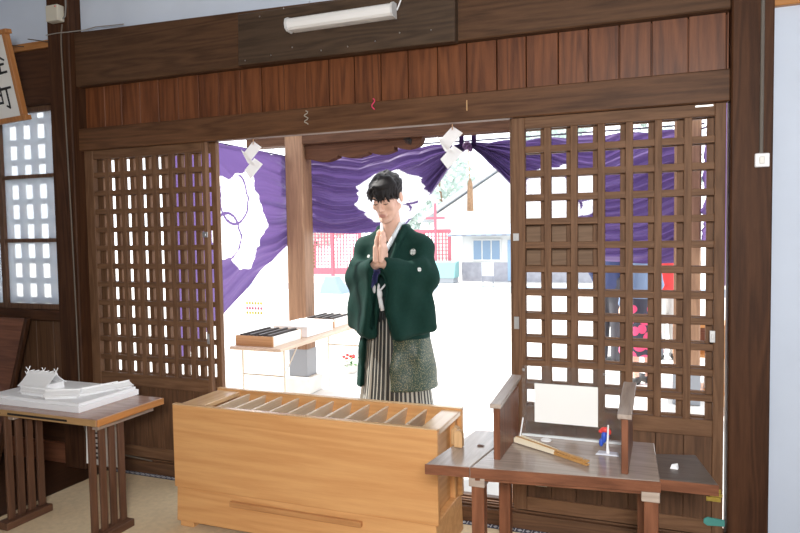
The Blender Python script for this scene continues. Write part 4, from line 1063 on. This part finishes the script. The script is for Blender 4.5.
fold = .0055 * np.sin(26 * (X - MX) * np.sign(X - MX) + 21 * Z + 9 * Y) * np.clip((1.40 - Z) * 4, 0, 1) + .004 * np.sin(47 * (X - MX) - 13 * Z + 20 * Y + 1.0) + .003 * np.sin(33 * Z - 25 * np.abs(X - MX) + 2)
hk.D += fold.astype(np.float32) * np.clip((Z - .62) * 8, 0, 1)
def coatmat(C):
    r = np.zeros(len(C), int)
    r[(C[:, 2] < .865) & (C[:, 0] > 1.985)] = 1
    for cc, A in boxes[1:]:
        L = (C - cc) @ A
        r[(np.abs(L[:, 0]) < .047) & (np.abs(L[:, 1]) < .0175) & (np.abs(L[:, 2]) < .178) & (C[:, 2] > 1.16)] = 2
    return r
coat, CV, CF = sdf_obj('haori_coat', hk, [GREEN, GOLD, LINE], t, coatmat, 1)
bvh = BVHTree.FromPolygons([Vector(v) for v in CV], CF.tolist())
cpos = cam.matrix_world.translation.copy()
# hakama: pleated and striped
N = 192; rings = []
for z, a, b, yc in ((.035, .262, .205, MY), (.30, .240, .185, MY), (.60, .205, .152, MY + .005), (.85, .182, .134, MY + .01), (1.02, .172, .124, MY + .01), (1.07, .170, .122, MY + .01)):
    r = []
    for k in range(N):
        th = 2 * PI * k / N; pl = ((k * 12 / N) % 1.0)
        f = 1 + (.085 * (pl - .5)) * min(1, (1.12 - z) * 1.3)
        r.append((MX + a * f * math.cos(th), yc + b * f * math.sin(th), z))
    rings.append(r)
mb = MB(); vs = [p for r in rings for p in r]
fs, mi = [], []
for i in range(len(rings) - 1):
    for k in range(N):
        fs.append((i * N + k, i * N + (k + 1) % N, (i + 1) * N + (k + 1) % N, (i + 1) * N + k)); mi.append(0 if k % 4 < (3 if 128 < k < 156 else 2) else 1)
mb.v = vs; mb.f = fs; mb.mi = mi
mb.build('hakama', [plain('hakama_dark', (.022, .024, .024), .6), plain('hakama_light', (.40, .39, .34), .6)], t)
MB().lathe([(.9, .0), (1, .0), (1, .0), (.9, .0)], (0, 0, 0), 4)
ob = MB(); n = 60; prof = ((1.02, .174, .128), (1.035, .180, .134), (1.085, .180, .134), (1.10, .172, .124))
for z, a, b in prof:
    for k in range(n): th = 2 * PI * k / n; ob.v.append((MX + a * math.cos(th), MY + .01 + b * math.sin(th), z))
for i in range(3):
    for k in range(n): ob.f.append((i * n + k, i * n + (k + 1) % n, (i + 1) * n + (k + 1) % n, (i + 1) * n + k)); ob.mi.append(0)
ob.build('waist_band', BLACKB, t, smooth=True)
bw = MB().ball((1.925, MY - .135, 1.045), (.018, .012, .014)).ball((1.905, MY - .136, 1.058), (.022, .008, .010)).ball((1.947, MY - .136, 1.036), (.020, .008, .010))
bw.tube([(1.92, MY - .14, 1.04), (1.918, MY - .145, 1.0), (1.912, MY - .14, .965)], [.006, .006, .004], 6).tube([(1.93, MY - .14, 1.04), (1.936, MY - .145, .995), (1.942, MY - .14, .96)], [.006, .006, .004], 6)
bw.build('waist_knot', BLACKB, t, smooth=True)
cd = MB().ball((1.917, .172, 1.155), (.022, .016, .032)).ball((1.936, .168, 1.125), (.021, .016, .034)).ball((1.926, .166, 1.17), (.018, .014, .020))
cd.tube([(1.905, .205, 1.19), (1.92, .18, 1.165), (1.938, .172, 1.14), (1.958, .178, 1.165), (1.972, .205, 1.19)], .006, 6)
cd.tube([(1.943, .170, 1.11), (1.950, .168, 1.07), (1.954, .172, 1.035)], [.010, .011, .013], 8).tube([(1.935, .172, 1.11), (1.936, .168, 1.08), (1.938, .172, 1.05)], [.008, .010, .012], 8)
cd.build('coat_cord', plain('cord_white', (.78, .78, .80), .7), t, smooth=True)
# white family crests on the coat, laid on the cloth
def crest(target, r):
    o = cpos; d = (Vector(target) - o).normalized(); hit = bvh.ray_cast(o, d)
    if hit[0] is None: return
    p, nn = hit[0], hit[1]
    if nn.dot(d) > 0: nn = -nn
    a = Vector((0, 0, 1)).cross(nn).normalized(); b = nn.cross(a)
    mb = MB()
    def P2(u, v):
        q = p + a * u + b * v; h = bvh.ray_cast(q + nn * .05, -nn, .12); return (h[0] if h[0] is not None else q) + nn * .0016
    def blob(cu, cv, rr):
        k = 12; ring = [P2(cu + rr * math.cos(2 * PI * i / k), cv + rr * math.sin(2 * PI * i / k)) for i in range(k)]
        mb.add([P2(cu, cv)] + ring, [(0, 1 + i, 1 + (i + 1) % k) for i in range(k)])
    for i in range(4): blob(r * .52 * math.cos(PI / 4 + i * PI / 2), r * .52 * math.sin(PI / 4 + i * PI / 2), r * .40)
    k = 28; ro = [P2(r * math.cos(2 * PI * i / k), r * math.sin(2 * PI * i / k)) for i in range(k)]; ri = [P2(r * .88 * math.cos(2 * PI * i / k), r * .88 * math.sin(2 * PI * i / k)) for i in range(k)]
    mb.add(ro + ri, [(i, (i + 1) % k, k + (i + 1) % k, k + i) for i in range(k)])
    mb.build('coat_crest', plain('crest_thread', (.66, .68, .66), .7), t)
crest((2.118, .23, 1.357), .018); crest((2.164, .20, 1.262), .012); crest((1.868, .19, 1.335), .010)

# ---- three passers-by beyond the right doors
def bystander(x, y, face, h, lab, top, low, skirt=False, z0=-.15, hair_long=False):
    t = thing('person', (x, y, z0), lab, 'person', rz=face)
    M = Matrix.Translation((x, y, z0)) @ Matrix.Rotation(face, 4, 'Z') @ Matrix.Scale(h / 1.70, 4)
    s = h / 1.70; w = .45; q = .012
    V = lambda a: tuple(M @ Vector(a))
    def grid(): return SDF((x - w, y - w, z0 - .02), (x + w, y + w, z0 + h + .06), q)
    g = grid()
    g.cap((0, 0, 1.05), (0, 0, 1.36), .12 * s, .13 * s, .03, M=M); g.cap((-.13, 0, 1.38), (.13, 0, 1.38), .055 * s, .055 * s, .04, M=M)
    g.cap((0, .01, 1.38), (0, -.005, 1.52), .052 * s, .048 * s, .02, M=M)
    g.ell(V((0, .01, 1.59)), (.078 * s, .095 * s, .115 * s), .02); g.cap((0, -.085, 1.60), (0, -.105, 1.565), .012 * s, .016 * s, .01, M=M)
    for sx in (-1, 1):
        g.cap((sx * .08, 0, .98), (sx * .09, 0, .50), .085 * s, .058 * s, .03, M=M); g.cap((sx * .09, 0, .50), (sx * .09, .02, .08), .052 * s, .036 * s, .02, M=M)
        g.cap((sx * .09, .03, .045), (sx * .10, -.14, .035), .042 * s, .034 * s, .02, M=M)
        g.cap((sx * .17, 0, 1.37), (sx * .22, .02, 1.10), .045 * s, .038 * s, .02, M=M); g.cap((sx * .22, .02, 1.10), (sx * .20, -.08, .86), .036 * s, .026 * s, .015, M=M)
        g.rbox(V((sx * .195, -.10, .80)), (.018 * s, .03 * s, .05 * s), .015 * s, np.array(M.to_3x3()) / s, .012)
        for f in range(4): g.cap((sx * .195, -.075 - f * .017, .77), (sx * .19, -.080 - f * .017, .70 + .008 * abs(f - 1.3)), .0105 * s, .009 * s, .004, M=M)
        g.cap((sx * .185, -.075, .81), (sx * .165, -.105, .755), .012 * s, .010 * s, .008, M=M)
        g.ell(V((sx * .078, .02, 1.59)), (.014 * s, .022 * s, .032 * s), .006)
    sdf_obj('body', g, SKINM, t)
    g = grid(); g.ell(V((0, .03, 1.635)), (.092 * s, .105 * s, .10 * s), .01)
    if hair_long: g.cap((0, .07, 1.60), (0, .085, 1.38), .075 * s, .06 * s, .03, M=M)
    g.ell(V((0, -.11, 1.56)), (.075 * s, .09 * s, .10 * s), .01, '-')
    sdf_obj('hair', g, HAIRM, t)
    g = grid()
    g.cap((0, 0, .98), (0, 0, 1.34), .165 * s, .150 * s, .03, M=M); g.cap((-.15, 0, 1.385), (.15, 0, 1.385), .068 * s, .068 * s, .04, M=M)
    for sx in (-1, 1): g.cap((sx * .175, 0, 1.37), (sx * .225, .02, 1.10), .062 * s, .055 * s, .03, M=M); g.cap((sx * .225, .02, 1.10), (sx * .205, -.07, .90), .054 * s, .042 * s, .02, M=M)
    g.cap((0, -.02, 1.6), (0, -.02, 1.47), .07 * s, .06 * s, .01, '-', M=M)
    sdf_obj('jacket', g, top, t)
    g = grid()
    if skirt: g.cap((0, 0, 1.0), (0, 0, .36), .16 * s, .24 * s, .03, M=M); g.rbox(V((0, 0, .12)), (.4, .4, .20), .01, k=.01, mode='-')
    else:
        for sx in (-1, 1): g.cap((sx * .08, 0, 1.0), (sx * .09, 0, .52), .105 * s, .075 * s, .03, M=M); g.cap((sx * .09, 0, .52), (sx * .09, .02, .12), .074 * s, .058 * s, .03, M=M)
    sdf_obj('skirt' if skirt else 'trousers', g, low, t)
    g = grid()
    for sx in (-1, 1): g.cap((sx * .09, .035, .045), (sx * .10, -.15, .04), .050 * s, .042 * s, .02, M=M)
    V_, F_ = g.mesh()
    sdf_obj('shoes', g, plain('shoe_black', (.03, .03, .03), .5), t)
FLORAL = plain('floral', (.02, .02, .03), .7)
m = bpy.data.materials.new('floral_cloth'); m.use_nodes = True; n_ = m.node_tree; b_ = n_.nodes['Principled BSDF']
tc = n_.nodes.new('ShaderNodeTexCoord'); vo = n_.nodes.new('ShaderNodeTexVoronoi'); vo.inputs['Scale'].default_value = 8
rp = n_.nodes.new('ShaderNodeValToRGB'); rp.color_ramp.interpolation = 'CONSTANT'; rp.color_ramp.elements[0].color = (.70, .06, .16, 1); rp.color_ramp.elements[1].position = .52; rp.color_ramp.elements[1].color = (.03, .03, .05, 1)
n_.links.new(tc.outputs['Object'], vo.inputs['Vector']); n_.links.new(vo.outputs['Distance'], rp.inputs[0]); n_.links.new(rp.outputs[0], b_.inputs['Base Color'])
bystander(2.80, 5.0, 2.6, 1.70, 'person in navy jacket and dark trousers seen through the right lattice door', plain('navy', (.035, .05, .13), .7), plain('charcoal', (.05, .05, .06), .7))
bystander(3.17, 4.15, -2.4, 1.58, 'person in denim top and pink floral skirt behind the right lattice door', plain('denim', (.16, .22, .34), .7), m, skirt=True, hair_long=True)
bystander(3.42, 5.6, -2.9, 1.62, 'person in red top beyond the floral-skirted person', plain('red_top', (.52, .03, .03), .7), plain('pale_trousers', (.5, .48, .45), .7))
